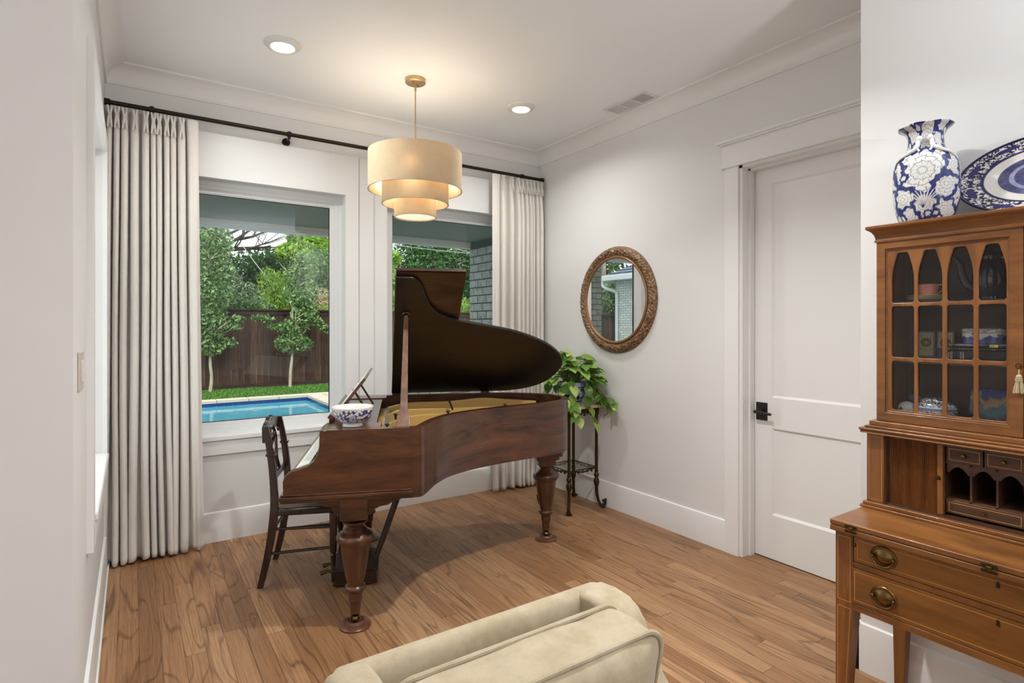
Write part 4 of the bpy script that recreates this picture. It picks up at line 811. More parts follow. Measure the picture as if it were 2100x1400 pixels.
# tambour section
MB().box(2.245,XK,.100,1.020,.780,.790).build('mid_base', HW, ht, bevel=.003); MB().box(2.252,XK,.106,1.012,.790,.803).build('mid_base', HW, ht, bevel=.003)
for ya, yb in ((.945,1.002),(.118,.175)): pq = MB().box(2.262,XK,ya,yb,.803,1.055).build('pilaster', HWV, ht, bevel=.002); inlay(pq, 2.262, ya+.006, yb-.007, .813, 1.045)
MB().box(XK-.012,XK,.15,.97,.79,1.06).build('mid_back', HWB, ht); MB().box(2.275,XK-.01,.17,.95,.803,.811).build('mid_floor', HWB, ht); MB().box(2.270,XK-.01,.17,.95,1.047,1.056).build('mid_roof', HWB, ht)
for s in (1,-1):
    Y = lambda y: y if s > 0 else 2*HC-y
    m = MB(); n = 27
    for k in range(n): yc = .9335-.0054*(k+.5)-.0005; m.prism([(2.288,Y(yc-.0026)),(2.2815,Y(yc-.0024)),(2.279,Y(yc)),(2.2815,Y(yc+.0024)),(2.288,Y(yc+.0026))], .811, 1.047)
    tb = stuff(m.build('tambour', TAMB, ht, ang=50)); MB().box(2.288,2.292,Y(.945),Y(.775),.811,1.047).build('tambour_canvas', HWB, tb)
    stl = MB().box(2.274,2.292,Y(.786),Y(.769),.811,1.047).build('tambour_stile', HWV, ht, bevel=.002)
    MB().lathe([(.0001,-.013),(.006,-.012),(.0075,-.008),(.003,-.005),(.003,0)], n=14, xf=Matrix.Translation((2.274,Y(.7795),.935)) @ Matrix.Rotation(R(90),4,'Y')).build('knob', DBRASS, stl)
    for ya, yb in ((.766,.666),(.662,.5615)):
        d = MB().box(2.292,2.45,Y(ya),Y(yb),.990,1.044).build('small_drawer', HWB, ht, bevel=.0015); a_, b_ = sorted((Y(ya),Y(yb))); inlay(d, 2.292, a_+.008, b_-.008, .998, 1.036)
        MB().lathe([(.0001,-.012),(.0055,-.011),(.007,-.007),(.003,-.004),(.003,0)], n=14, xf=Matrix.Translation((2.292,(a_+b_)/2,1.017)) @ Matrix.Rotation(R(90),4,'Y')).build('knob', BRASS, d)
    d = MB().box(2.292,2.45,Y(.766),Y(.5615),.818,.862).build('small_drawer', HWB, ht, bevel=.0015); a_, b_ = sorted((Y(.766),Y(.5615))); inlay(d, 2.292, a_+.008, b_-.008, .825, .855)
    MB().lathe([(.0001,-.012),(.0055,-.011),(.007,-.007),(.003,-.004),(.003,0)], n=14, xf=Matrix.Translation((2.292,(a_+b_)/2,.840)) @ Matrix.Rotation(R(90),4,'Y')).build('knob', BRASS, d)
    for k in range(3):
        ya = .766-.0683*k; yb = ya-.0683; P_ = []
        nn = 16
        for i in range(nn+1): t = i/nn; P_.append((Y(ya-.003-(.0623)*t), .957+.020*math.sin(PI*t)**1.6-.006*math.exp(-((min(t,1-t)-.08)/.05)**2)))
        MB().prism([(Y(ya-.003),.988)]+P_+[(Y(yb+.003),.988)], 2.293, 2.299, 'x').build('valance', HWB, ht)
        MB().box(2.294,XK-.012,Y(yb)-.003,Y(yb)+.003,.864,.990).build('divider', HWB, ht)
m = MB().box(2.294,XK-.012,.352,.768,.862,.868); m.box(2.294,XK-.012,.352,.768,.985,.990); m.box(2.294,XK-.012,.345,.351,.81,1.047); m.box(2.294,XK-.012,.769,.775,.81,1.047); m.build('pigeonhole_shelves', HWB, ht)
m = MB().box(2.240,XK,.094,1.016,1.056,1.066); m.build('waist_moulding', HW, ht, bevel=.003); MB().box(2.236,XK,.090,1.020,1.066,1.076).build('waist_moulding', HW, ht, bevel=.004); MB().box(2.252,XK,.104,1.006,1.076,1.084).build('waist_moulding', HW, ht, bevel=.003); MB().box(2.266,XK,.118,.996,1.084,1.101).build('waist_moulding', HW, ht, bevel=.003)
MB().box(2.2395,2.2405,.094,1.016,1.0575,1.0595).build('inlay', INLAY, ht)
# glazed upper case
UY0, UY1 = .14, .98; m = MB().box(2.309,XK,UY1-.016,UY1,1.101,1.76); m.box(2.309,XK,UY0,UY0+.016,1.101,1.76); m.build('upper_side', HWV, ht); MB().box(XK-.010,XK,UY0,UY1,1.101,1.76).build('upper_back', HWB, ht); MB().box(2.309,XK,UY0,UY1,1.101,1.113).build('upper_floor', HWB, ht); MB().box(2.309,XK,UY0,UY1,1.748,1.76).build('upper_roof', HWB, ht)
for z in (1.316,1.522): MB().box(2.325,XK-.01,UY0+.016,UY1-.016,z,z+.015).build('shelf', HWB, ht, bevel=.001)
def holed(name, outer, holes, x0, x1, material, parent, bevel=0):
    bm = bmesh.new(); E_ = []
    for L in [outer]+holes:
        vs = [bm.verts.new((0,a,b)) for a,b in L]; E_ += [bm.edges.new((vs[i],vs[(i+1)%len(vs)])) for i in range(len(vs))]
    bmesh.ops.triangle_fill(bm, use_beauty=True, use_dissolve=False, edges=E_)
    ex = bmesh.ops.extrude_face_region(bm, geom=bm.faces[:]); mv = [v for v in ex['geom'] if isinstance(v, bmesh.types.BMVert)]
    for v in mv: v.co.x += (x1-x0)
    bmesh.ops.recalc_face_normals(bm, faces=bm.faces)
    m = MB(); bm.verts.ensure_lookup_table(); bm.verts.index_update(); m.v = [(v.co.x+x0,v.co.y,v.co.z) for v in bm.verts]; m.f = [tuple(v.index for v in f.verts) for f in bm.faces]; bm.free()
    return m.build(name, material, parent, ang=50, bevel=bevel)
for s in (1,-1):
    Y = lambda y: y if s > 0 else 2*HC-y
    def RC(a, b, c, d): a, b = sorted((Y(a),Y(b))); return [(a,c),(b,c),(b,d),(a,d)]
    dr = MB().frame(RC(.5645,.98,1.102,1.757), RC(.598,.951,1.134,1.731), 2.287, 2.308, 'x').build('glazed_door', HW, ht, bevel=.002)
    MB().frame(RC(.596,.953,1.132,1.733), RC(.604,.945,1.140,1.725), 2.292, 2.300, 'x').build('sash_bead', HW, dr, bevel=.003)
    holes = []; panes = []
    for a, b in ((.862,.932),(.778,.850),(.692,.764),(.607,.678)):
        for c, d in ((1.146,1.323),(1.337,1.520)): holes.append(rrect(*sorted((Y(a),Y(b))),c,d,.008,3)); panes.append((a,b,c,d))
        w = b-a; c0 = (a+b)/2; L = [(c0-w/2+.006,1.532),(c0+w/2-.006,1.532),(c0+w/2,1.540)]
        sd = [(w/2,1.61),(w/2-.001,1.635),(w/2-.005,1.66),(w/2-.010,1.68),(w/2-.0155,1.70),(w/2-.018,1.709),(w/2-.022,1.714)]
        L += [(c0+x_,z_) for x_,z_ in sd]+[(c0-x_,z_) for x_,z_ in sd[::-1]]+[(c0-w/2,1.540)]
        holes.append([(Y(y_),z_) for y_,z_ in L]); panes.append((a,b,1.532,1.714))
    holed('tracery', RC(.600,.949,1.136,1.729), holes, 2.2945, 2.3035, HWV, dr, .0022)
    for a, b, c, d in panes: MB().box(2.3036,2.3050,Y(a)-.004 if s > 0 else Y(b)-.004,Y(b)+.004 if s > 0 else Y(a)+.004,c-.004,d+.004).build('pane', CABGLASS, dr, smooth=False)
MB().box(2.3085,2.311,HC-.006,HC+.006,1.10,1.757).build('door_gap_shade', bpy.data.materials['dark_gap'], ht)  # dark strip colours in the shade of the gap between the doors
cp = [(0,1.757),(.004,1.757),(.005,1.764),(.002,1.768),(.003,1.775),(.006,1.785),(.012,1.795),(.020,1.802),(.024,1.804),(.027,1.808),(.027,1.815),(.022,1.818)]
m = MB(); vs = []
for d, z in cp: vs += [(2.287-d,UY0-d,z),(2.287-d,UY1+d,z),(XK,UY1+d,z),(XK,UY0-d,z)]
nc = len(cp); m.add(vs, [(4*i+k,4*i+(k+1)%4,4*i+4+(k+1)%4,4*i+4+k) for i in range(nc-1) for k in range(4)]+[(0,1,2,3),(4*nc-4,4*nc-3,4*nc-2,4*nc-1)]); m.build('cornice', HW, ht, ang=35)
# tassel on the door key
TASS = fabric('cream_tassel_thread', S(206,190,156), S(186,168,132), 900, 0, .95, 60); tz = 1.27; ty = .571; tx_ = 2.272
ts = thing('key_tassel', 'small cream thread tassel hanging from the bookcase door key', 'tassel', (tx_, ty, tz))
m = MB().tube([(2.290,ty,1.325),(2.275,ty,1.325)], .003, 8); m.tube([(2.272,ty+.008*math.cos(2*PI*k/14),1.325+.008*math.sin(2*PI*k/14)) for k in range(14)], .002, 6, closed=True); m.build('key', BRASS, ts)
m = MB().tube([(2.272,ty,1.318),(tx_,ty,1.298)], .0018, 6); m.ball((tx_,ty,1.292),(.008,.008,.008)); m.ball((tx_,ty,1.281),(.0095,.0095,.008)); m.tube([(tx_+.0085*math.cos(2*PI*k/12),ty+.0085*math.sin(2*PI*k/12),1.286) for k in range(12)], .002, 6, closed=True); m.build('knot', TASS, ts)
m = MB(); g = random.Random(6)
for k in range(60):
    a = g.uniform(0,2*PI); q = g.random()**.5; m.tube([(tx_+.007*q*math.cos(a),ty+.007*q*math.sin(a),1.278),(tx_+.012*q*math.cos(a),ty+.012*q*math.sin(a),1.262),(tx_+.015*q*math.cos(a),ty+.016*q*math.sin(a),1.243+g.uniform(-.002,.002))], .0011, 4)
stuff(m.build('skirt', TASS, ts))

# ------------------------------------------------------------ things on and in the hutch
VX, VY, VZ = 2.395, .862, 1.8185
vs_ = thing('vase', 'tall blue and white floral vase with flared lip on hutch top', 'vase', (VX,VY,VZ))
base = [(.074,0),(.078,.006),(.088,.035),(.0985,.085),(.1005,.135),(.0995,.185),(.096,.215),(.086,.240),(.068,.258),(.058,.272),(.0545,.290),(.054,.305),(.057,.322),(.066,.338),(.080,.348),(.0835,.352)]
pf = [(q[0],q[1]) for q in crom([(a,b,0) for a,b in base], 22)]; no = len(pf); pf += [(.0835,.355),(.079,.354),(.062,.338),(.050,.310),(.050,.28)]
b = MB().lathe(pf, n=560, cap=False).build('body', PORC, vs_, True, ang=180)
for v in b.data.vertices:   # scalloped lip
    r_ = math.hypot(v.co.x, v.co.y)
    if v.co.z > .335: a = math.atan2(v.co.y, v.co.x); v.co.z += .0022*math.cos(a*6)*(v.co.z-.335)/.02
co = coords(b); th_ = np.arctan2(co[:,1],co[:,0]); z = co[:,2]; t0 = math.atan2(-VY,-VX)
g = random.Random(9); seeds = [(t0-.10,.178,1.75),(t0+.62,.125,1.05),(t0-.05,.055,.9),(t0-.75,.085,1.0),(t0+.95,.19,.85),(t0-1.0,.18,.9),(t0+.05,.302,1.0),(t0-.55,.318,.75),(t0+.7,.30,.8),(t0+.62,.035,.9),(t0-.6,.03,.8),(t0+1.3,.09,.9),(t0-1.4,.09,.9)]
for k in range(46): seeds.append((t0+g.choice((-1,1))*g.uniform(1.35,PI), g.uniform(.02,.33), g.uniform(.6,1.1)))
for k in range(16): seeds.append((t0+g.uniform(-1.4,1.4), g.choice((g.uniform(.24,.27), g.uniform(.01,.04), g.uniform(.08,.24), g.uniform(.28,.335))), g.uniform(.35,.55)))
col = flor(th_, z, .09, seeds, .0125)
dth = (th_-t0+.04+PI) % (2*PI)-PI; lx = dth*.095; lz = z-.045     # fan of grass blades low on the body
for k in range(9):
    a = (k-4)*.19; bend = a*2.2; zz = lz/.075; xx = np.tan(a)*lz*.55+bend*.02*zz**2.2; on = (lz > 0) & (zz < 1-.07*abs(k-4)) & (np.abs(lx-xx) < .0034*(1.15-zz)); ed = (lz > 0) & (zz < 1-.07*abs(k-4)) & (np.abs(lx-xx) < .0046*(1.15-zz)) & ~on
    col[ed] = np.array(S(40,48,96)[:3]); col[on] = (.72,.71,.68)
col[(z < .010)] = np.array(S(60,70,120)[:3]); col[(np.abs(z-.262) < .003)] = np.array(S(70,78,128)[:3]); col[np.arange(len(co))//560 >= no] = (.72,.72,.70); paint(b, col)
for s in (-1, 1):
    f = lambda a, r_, zz: (r_*math.cos(t0-.04+s*a), r_*math.sin(t0-.04+s*a), zz)
    m = MB().tube(crom([f(.26,.062,.296),f(.30,.068,.286),f(.33,.072,.268),f(.55,.084,.252),f(.85,.092,.240),f(1.1,.097,.225)], 6), [.007+.002*math.sin(k/30*PI)-.005*k/31 for k in range(31)], 8)
    m.ball(f(.25,.064,.298),(.010,.010,.012)); m.tube([f(.33,.074,.266),f(.22,.072,.252)], .004, 6); m.build('handle', WHITEP, vs_, True)
pl_ = thing('platter', 'large oval blue transferware platter leaning on wall above hutch', 'platter', (2.46,.56,1.8185))
m = MB(); na, nb = 760, 120; A_, B_ = .237,.137; tilt = R(-14)
def plat(u, v):
    a = 2*PI*u; r_ = v; x_ = -.004-.014*max(0,(r_-.55)/.45)**1.3-(.004 if r_ > .985 else 0)+.0
    return (x_, A_*r_*math.cos(a), B_*r_*math.sin(a))
X = Matrix.Translation((0.035,0,B_*.985)) @ Matrix.Rotation(-tilt, 4, 'Y')
m.grid(plat, na, nb, True, X); b = m.build('body', PORC, pl_, True, ang=180); so_ = b.modifiers.new('thick','SOLIDIFY'); so_.thickness = .006; so_.offset = 1
u = np.repeat(np.arange(na), nb)/na; r_ = np.tile(np.arange(nb), na)/(nb-1); a_ = 2*PI*u; px = A_*r_*np.cos(a_)*1; pz = B_*r_*np.sin(a_)
W_ = np.array([.72,.70,.66]); D = np.array(S(34,32,78)[:3]); col = np.repeat(W_[None], na*nb, 0)
n1 = vnoise(px*240, pz*240, 1); n2 = vnoise(px*120+3*n1, pz*120, 2); n3 = vnoise(px*40, pz*40, 3)
rim_ = (r_ > .70); col[rim_ & ((np.abs(n2-.5) < .13)|(n1 > .62))] = D*.8; col[rim_ & (np.hypot(((a_*9/PI) % 2)-1, (r_-.86)*12) < .55)] = D*1.6; col[(r_ > .965)] = D; col[(r_ > .675)&(r_ < .715)] = D*1.3
cen = r_ < .52; col[cen] = (D*1.1+(.25*n3**3+.12*n2)[:,None]*np.array([.5,.55,.9]))[cen]; ring_ = np.abs(r_-.36) < .03; col[ring_] = (np.array(S(150,156,190)[:3])*(.7+.4*n2)[:,None])[ring_]; paint(b, col)
# cup and saucers on the top shelf
ZS2, ZS1, ZS0 = 1.5375, 1.3315, 1.1135; CREAM = mat('cream_glaze', S(214,202,170), .25, coat=.4)
sa0 = MB().lathe([(.0001,.0015),(.030,.0015),(.032,0),(.035,0),(.036,.002),(.052,.006),(.064,.0095),(.0645,.011),(.050,.008),(.034,.004),(.0001,.004)], (0,0,0), 48)
for k, lb in enumerate(('bottom cream saucer of the stack under the pink cup','middle cream saucer of the stack under the pink cup','top cream saucer of the stack, directly under the pink cup')):
    o = tag(sa0.build('saucer', CREAM), lb, 'saucer', 'saucers in the glazed bookcase'); o.location = (2.41,.865,ZS2+.0065*k)
cp_ = thing('teacup', 'pink teacup with a thin gold handle on stacked saucers', 'cup', (2.41,.863,ZS2+.0175))
MB().lathe([(.0001,.001),(.018,.001),(.020,0),(.022,.003),(.030,.016),(.0335,.034),(.0345,.046),(.033,.046),(.031,.034),(.026,.014),(.0001,.008)], n=40).build('body', mat('pink_glaze', S(214,142,128), .3, coat=.3), cp_, True)
MB().tube(crom([(0,-.0335,.042),(0,-.046,.044),(0,-.050,.034),(0,-.042,.020),(0,-.028,.010)], 6), .0022, 8).build('handle', mat('gilt_handle', S(206,170,96), .25, .8), cp_, True)
# tall dark coffee pot
tp = thing('coffee_pot', 'tall dark cobalt coffee pot with gold handle behind glass', 'teapot', (2.43,.685,ZS2))
MB().lathe([(.0001,.003),(.030,.003),(.032,0),(.034,.004),(.032,.012),(.042,.03),(.050,.055),(.050,.085),(.040,.115),(.031,.135),(.030,.146),(.033,.152),(.0001,.152)], n=48).build('body', BLUEG, tp, True)
MB().lathe([(.032,.152),(.030,.162),(.018,.172),(.006,.177),(.009,.184),(.0001,.190)], n=32).build('lid', BLUEG, tp, True)
MB().tube(crom([(0,.040,.040),(0,.066,.060),(0,.080,.095),(0,.084,.125),(-.004,.096,.148),(-.006,.108,.156)], 7), [.017-.010*k/35 for k in range(36)], 12).build('spout', BLUEG, tp, True)
MB().tube(crom([(0,-.030,.142),(0,-.050,.150),(0,-.066,.120),(0,-.060,.090),(0,-.044,.070)], 5), .0035, 8).build('handle', bpy.data.materials['gilt_handle'], tp, True)
# two framed cards
CARD = paintmat('cream_card', S(226,212,180)); OLIVE = mat('olive_disc', S(150,134,74), .6); DGREY = mat('dark_ink', S(58,52,46), .7)
for y0, y1, lb, hat in ((.872,.928,'small cream card with crossed clubs and a plain green roundel','plain'),(.812,.866,'small cream card with crossed clubs and a hat in a green roundel','hat')):
    yc = (y0+y1)/2; X = 2.505; o = thing('golf_card', lb, 'picture', (X,yc,ZS1), 0, 'framed cards on the middle shelf')
    MB().box(X,X+.008,y0,y1,ZS1,ZS1+.098).build('backing', mat('grey_mount', S(150,142,128), .6) if 'grey_mount' not in bpy.data.materials else bpy.data.materials['grey_mount'], o, smooth=False); MB().box(X-.0012,X,y0+.005,y1-.005,ZS1+.005,ZS1+.093).build('card', CARD, o, smooth=False)
    zc = ZS1+.056; m = MB().prism([(yc+.0165*math.cos(2*PI*k/32),zc+.0155*math.sin(2*PI*k/32)) for k in range(32)], X-.0018, X-.001, 'x'); m.build('roundel', OLIVE, o)
    m = MB().tube([(X-.0022,yc+.0165*math.cos(2*PI*k/32),zc+.0155*math.sin(2*PI*k/32)) for k in range(32)], .0009, 5, closed=True)
    for s in (-1,1):
        m.tube([(X-.0016,yc-s*.019,zc+.030),(X-.0016,yc-s*.0115,zc+.0125)], .0006, 4); m.tube([(X-.0016,yc+s*.011,zc-.012),(X-.0016,yc+s*.016,zc-.020)], .0006, 4); m.tube([(X-.0016,yc+s*.018+.0035*math.cos(2*PI*k/10),zc-.024+.0035*math.sin(2*PI*k/10)) for k in range(10)], .0006, 4, closed=True)
        for zz in (.034,-.043): m.ball((X-.0016,yc+s*.020,zc+zz), .001, 6, 4)
    m.build('clubs', mat('sepia_ink', S(110,92,60), .7) if 'sepia_ink' not in bpy.data.materials else bpy.data.materials['sepia_ink'], o)
    if hat == 'hat':
        MB().prism([(yc+.012,zc-.006),(yc+.0075,zc-.0035),(yc+.006,zc+.003),(yc+.002,zc+.0055),(yc-.002,zc+.0055),(yc-.006,zc+.003),(yc-.0075,zc-.0035),(yc-.012,zc-.004),(yc-.004,zc-.0065),(yc+.004,zc-.007)], X-.0024, X-.0016, 'x').build('hat', DGREY, o); MB().prism([(yc+.006,zc-.0145),(yc+.002,zc-.016),(yc+.001,zc-.027),(yc-.002,zc-.033),(yc+.005,zc-.026)], X-.0018, X-.0012, 'x').build('ribbon', OLIVE, o)
    else: MB().prism([(yc+.006*math.cos(2*PI*k/5+1.57)*(1),zc+.006*math.sin(2*PI*k/5+1.57)) for k in range(5)], X-.0024, X-.0016, 'x').build('emblem', CARD, o)
# books
BKD = mat('black_book_cloth', S(30,29,28), .5); BKG = mat('dark_book_jacket', S(44,42,40), .4); PAPER = mat('book_pages', S(200,190,165), .8); INK = mat('white_lettering', S(226,222,210), .6)
def lettering(name, txt, size, parent, loc, vertical=False, material=INK):
    cu_ = bpy.data.curves.new(name, 'FONT'); cu_.body = txt; cu_.size = size; cu_.extrude = .0002; cu_.align_x = 'CENTER'; cu_.align_y = 'CENTER'
    t = bpy.data.objects.new(name, cu_); COL.objects.link(t); r = parent
    while r.parent: r = r.parent
    M4 = Matrix(((0,0,-1,0),(-1,0,0,0),(0,1,0,0),(0,0,0,1)))   # text x -> -Y, text y -> Z, faces -X
    if vertical: M4 = M4 @ Matrix.Rotation(R(90),4,'Z')
    dg = bpy.context.evaluated_depsgraph_get(); me = bpy.data.meshes.new_from_object(t.evaluated_get(dg)); bpy.data.objects.remove(t); me.transform(Matrix.Translation(Vector(loc)-Vector(r.location)) @ M4); me.materials.clear(); me.materials.append(material)
    o = bpy.data.objects.new(name, me); COL.objects.link(o); o.parent = parent; return o
def book(lb, y0, y1, z0, z1, x0, mt, depth=.13):
    o = thing('book', lb, 'book', (x0+depth/2,(y0+y1)/2,z0), 0, 'books on the middle shelf'); t = .0022; zc = (z0+z1)/2; h = (z1-z0)/2
    m = MB().box(x0+.004,x0+depth,y0,y1,z0,z0+t); m.box(x0+.004,x0+depth,y0,y1,z1-t,z1); sp_ = [(x0+.0045-.0045*math.cos(R(a)), zc+h*math.sin(R(a))) for a in range(-90,91,15)]
    m.prism(sp_+[(x0+.0075,z1),(x0+.0075,z0)], y0, y1, 'y'); m.build('cover', mt, o, ang=60); MB().box(x0+.007,x0+depth-.004,y0+.003,y1-.003,z0+t,z1-t).build('pages', PAPER, o, smooth=False); return o
b3 = book('thick black hardback at the bottom of the book stack', .630,.800,ZS1,ZS1+.0335,2.385,BKD); zc = ZS1+.0165; X = 2.3842
lettering('lettering','STEPHEN',.0052,b3,(X,.789,zc),True); lettering('lettering','KING',.0105,b3,(X,.781,zc),True); lettering('lettering','FOUR PAST',.0050,b3,(X,.754,zc),True); lettering('lettering','MIDNIGHT',.0052,b3,(X,.747,zc),True)
z2 = ZS1+.0337; b2 = book('thin dark book in the middle of the stack with spaced white letters', .632,.790,z2,z2+.0105,2.392,BKG); lettering('lettering','N   O   V   E   L   S     O   N   E',.0042,b2,(2.3912,.735,z2+.0052)); lettering('lettering','TWO',.0045,b2,(2.3912,.666,z2+.0052))
z3 = z2+.0107; b1 = book('thin dark book topping the stack, with a yellow spine sticker', .628,.796,z3,z3+.0125,2.388,BKG); lettering('lettering','W O R L D   U N D E R   S E A',.0048,b1,(2.3872,.738,z3+.0062)); lettering('lettering','FOX',.004,b1,(2.3872,.785,z3+.0062))
MB().box(2.3866,2.389,.653,.676,z3+.0015,z3+.011).build('sticker', mat('yellow_sticker', S(206,196,112), .6), b1); lettering('lettering','2',.007,b1,(2.3863,.6645,z3+.0062),False,BKD)
gb = thing('grey_vessel', 'small dark grey vessel beside the thick black book', 'vessel', (2.42,.824,ZS1)); MB().lathe([(.0001,0),(.011,0),(.013,.004),(.012,.012),(.0125,.030),(.015,.036),(.015,.039),(.012,.038),(.010,.010),(.0001,.008)], n=24).build('body', mat('slate_glaze', S(46,48,50), .4), gb, True)
# porcelain box on the books
z4 = z3+.0128; bx = thing('porcelain_box', 'blue and white lidded porcelain box on top of the books', 'box', (2.43,.702,z4))
def octo(rx, ry, n=120): return [(rx*math.copysign(abs(math.cos(2*PI*k/n))**.55,math.cos(2*PI*k/n)), ry*math.copysign(abs(math.sin(2*PI*k/n))**.55,math.sin(2*PI*k/n))) for k in range(n)]
def boxm(zs, sc): 
    m = MB(); L = []
    for s_, z_ in zip(sc, zs): L += [(a*s_,b_*s_,z_) for a,b_ in octo(.040,.058)]
    n = 120; m.add(L, [(i*n+k,i*n+(k+1)%n,(i+1)*n+(k+1)%n,(i+1)*n+k) for i in range(len(zs)-1) for k in range(n)]+[tuple(range(n)), tuple((len(zs)-1)*n+k for k in range(n))]); return m
zs = [0,.001]+[.001+.036*k/24 for k in range(1,25)]; b = boxm(zs, [.95]+[1]*25).build('body', PORC, bx, True); co = coords(b); y = co[:,1]; z = co[:,2]
mt_ = .012+.016*vnoise(y*45,y*0,4)+.006*vnoise(y*150,y*0,6); col = np.repeat(np.array([.70,.70,.68])[None],len(co),0); q = vnoise(y*160,z*300,8); col[z < mt_] = (np.array(S(60,74,136)[:3])*(.6+.8*q)[:,None])[z < mt_]; col[(vnoise(y*60,z*160,14) > .74)] = np.array(S(90,104,160)[:3]); paint(b, col)
zs = [.0375,.0385,.042,.046,.050,.052]; b = boxm(zs, [1.0,1.02,1.02,1.02,1.0,.95]).build('lid', PORC, bx, True); co = coords(b); q = vnoise(co[:,1]*260,co[:,2]*420+co[:,0]*260,3); paint(b, np.where((q > .5)[:,None], np.array(S(150,160,186)[:3]), np.array([.68,.69,.69])))
# rabbit tureen
rb = thing('rabbit_tureen', 'blue and white porcelain rabbit tureen on the bottom shelf', 'tureen', (2.41,.85,ZS0)); RX, RY = .052,.066
def shell(z0, z1, f, n=120, nz=22):
    m = MB(); m.grid(lambda u, v: (RX*f(v)*math.cos(2*PI*u), -.010+RY*f(v)*math.sin(2*PI*u), z0+(z1-z0)*v), n, nz, True); m.add([(0,-.010,z1)], []); return m
b = shell(0,.042,lambda v: .80+.20*math.sin(PI/2*min(1,v*1.3))).build('body', PORC, rb, True, ang=180); co = coords(b)
def scroll(co, s):
    a = np.arctan2(co[:,1]+.01,co[:,0]); z = co[:,2]; q = vnoise(a*11+2.2*np.sin(z*260),z*190+a*3,s); q2 = vnoise(a*20,z*300,s+1); c = np.repeat(np.array([.66,.66,.65])[None],len(co),0); D = np.array(S(40,46,92)[:3]); c[np.abs(q-.5) < .12] = D; c[q2 > .68] = D*.7; return c
col = scroll(co, 3); col[co[:,2] > .034] = np.array(S(120,132,168)[:3]); paint(b, col)
b = shell(.042,.078,lambda v: math.cos(PI/2*min(.999,v))**.55).build('lid', PORC, rb, True, ang=180); co = coords(b); col = scroll(co, 7); col[co[:,2] < .0455] = (.68,.68,.66); paint(b, col)
MB().ball((-.010,.072,.026),(.026,.032,.030),20,14).build('head', WHITEP, rb, True); m = MB().ball((-.034,.084,.030),(.004,.004,.005)); m.ball((.006,.098,.032),(.004,.004,.005)); m.build('eye', BLACKM, rb, True)
m = MB()
for s in (-1,1): m.ball((0,0,.0),(.004,.018,.010),14,10,Matrix.Translation((-.008+s*.014,.050,.072)) @ Matrix.Rotation(R(25),4,'X') @ Matrix.Rotation(R(s*15),4,'Z'))
m.build('ear', mat('blue_ear_glaze', S(92,100,150), .2, coat=.4), rb, True)
o = thing('cobalt_dish', 'small dark cobalt dish between the rabbit tureen and the painting', 'dish', (2.46,.768,ZS0)); MB().lathe([(.0001,.002),(.012,.002),(.014,0),(.018,.010),(.024,.022),(.024,.025),(.020,.020),(.0001,.006)], n=28).build('body', BLUEG, o, True)
# small canvas of clouds over water
pt = thing('sky_painting', 'small unframed painting of clouds over blue water, leaning', 'painting', (2.47,.700,ZS0), 0)
SKYP = mat('painted_clouds', (.3,.4,.6,1), .45); k = N(SKYP); gcd = k.n('ShaderNodeTexCoord').outputs['Generated']; sp = k.n('ShaderNodeSeparateXYZ'); k.l(gcd, sp.inputs[0]); n_ = k.noise(gcd, 2.2, 6, .6, .6); n2_ = k.noise(gcd, 5, 5, .7)
hz = k.math('ADD', sp.outputs[2], k.math('MULTIPLY', k.math('SUBTRACT', n_, .5), 1.1)); c = k.ramp(hz, [(.0,S(120,112,100)),(.12,S(52,58,58)),(.26,S(92,128,140)),(.40,S(104,160,184)),(.52,S(122,132,150)),(.60,S(208,176,132)),(.70,S(176,150,122)),(.76,S(66,92,160)),(1,S(40,66,140))]); k.color(k.mix(c, k.ramp(n2_, [(.4,S(70,100,150)),(.62,S(214,190,154))]), k.math('MULTIPLY', k.ramp(n2_, [(.5,(0,0,0)),(.65,(1,1,1))]), .15)))
MB().box(0,.008,-.060,.060,.0,.118,Matrix.Rotation(R(14),4,'Y')).build('canvas', SKYP, pt, True, bevel=.0015)

# ------------------------------------------------------------ outdoors
ZG = -.10; GREYC = paintmat('patio_ceiling_grey', S(150,160,152), .8); CONC = paintmat('patio_concrete', S(170,163,150), .9, .2)
PX0, PX1, PY0, PY1 = -6.0, 3.225, 7.6, 12.93     # pool water edge
struct(MB().box(-30,PX0-.35,4.40,40,ZG-.3,ZG).box(PX1+.35,40,4.40,40,ZG-.3,ZG).box(PX0-.35,PX1+.35,4.40,PY0-.35,ZG-.3,ZG).box(PX0-.35,PX1+.35,PY1+.35,40,ZG-.3,ZG).build('ground', paintmat('garden_soil', S(74,62,46), 1, .4), smooth=False))
struct(MB().box(-8,8,4.40,PY0-.36,ZG-.001,ZG+.006).build('floor_patio', CONC, smooth=False)); struct(MB().box(PX1+.36,5.6,PY0-.36,PY1+.36,ZG-.001,ZG+.006).build('floor_pool_deck', CONC, smooth=False))
WATER = mat('pool_water', S(58,160,196), .03, spec=.5); k = N(WATER); v = k.coord('Object', (.9,.9,1)); k.color(k.ramp(k.noise(k.coord('Object',(.5,.5,1)), 1.2, 3), [(.3,S(64,138,160)),(.7,S(92,164,180))])); k.bump(k.noise(v, 3.2, 3, .5, .8), .10, .05)
pool = struct(MB().box(PX0,PX1,PY0,PY1,ZG-1.2,ZG-.10).build('pool_water', WATER, smooth=False), 'blue water of the swimming pool beyond the patio')
TILE = mat('navy_glazed_tile', S(34,58,110), .15); COPE = paintmat('coping_stone', S(182,172,156), .85, .25)
pl2 = struct(MB().frame([(PX0-.34,PY0-.34),(PX1+.34,PY0-.34),(PX1+.34,PY1+.34),(PX0-.34,PY1+.34)], [(PX0,PY0),(PX1,PY0),(PX1,PY1),(PX0,PY1)], ZG-1.2, ZG-.035).build('pool_wall', CONC, smooth=False))
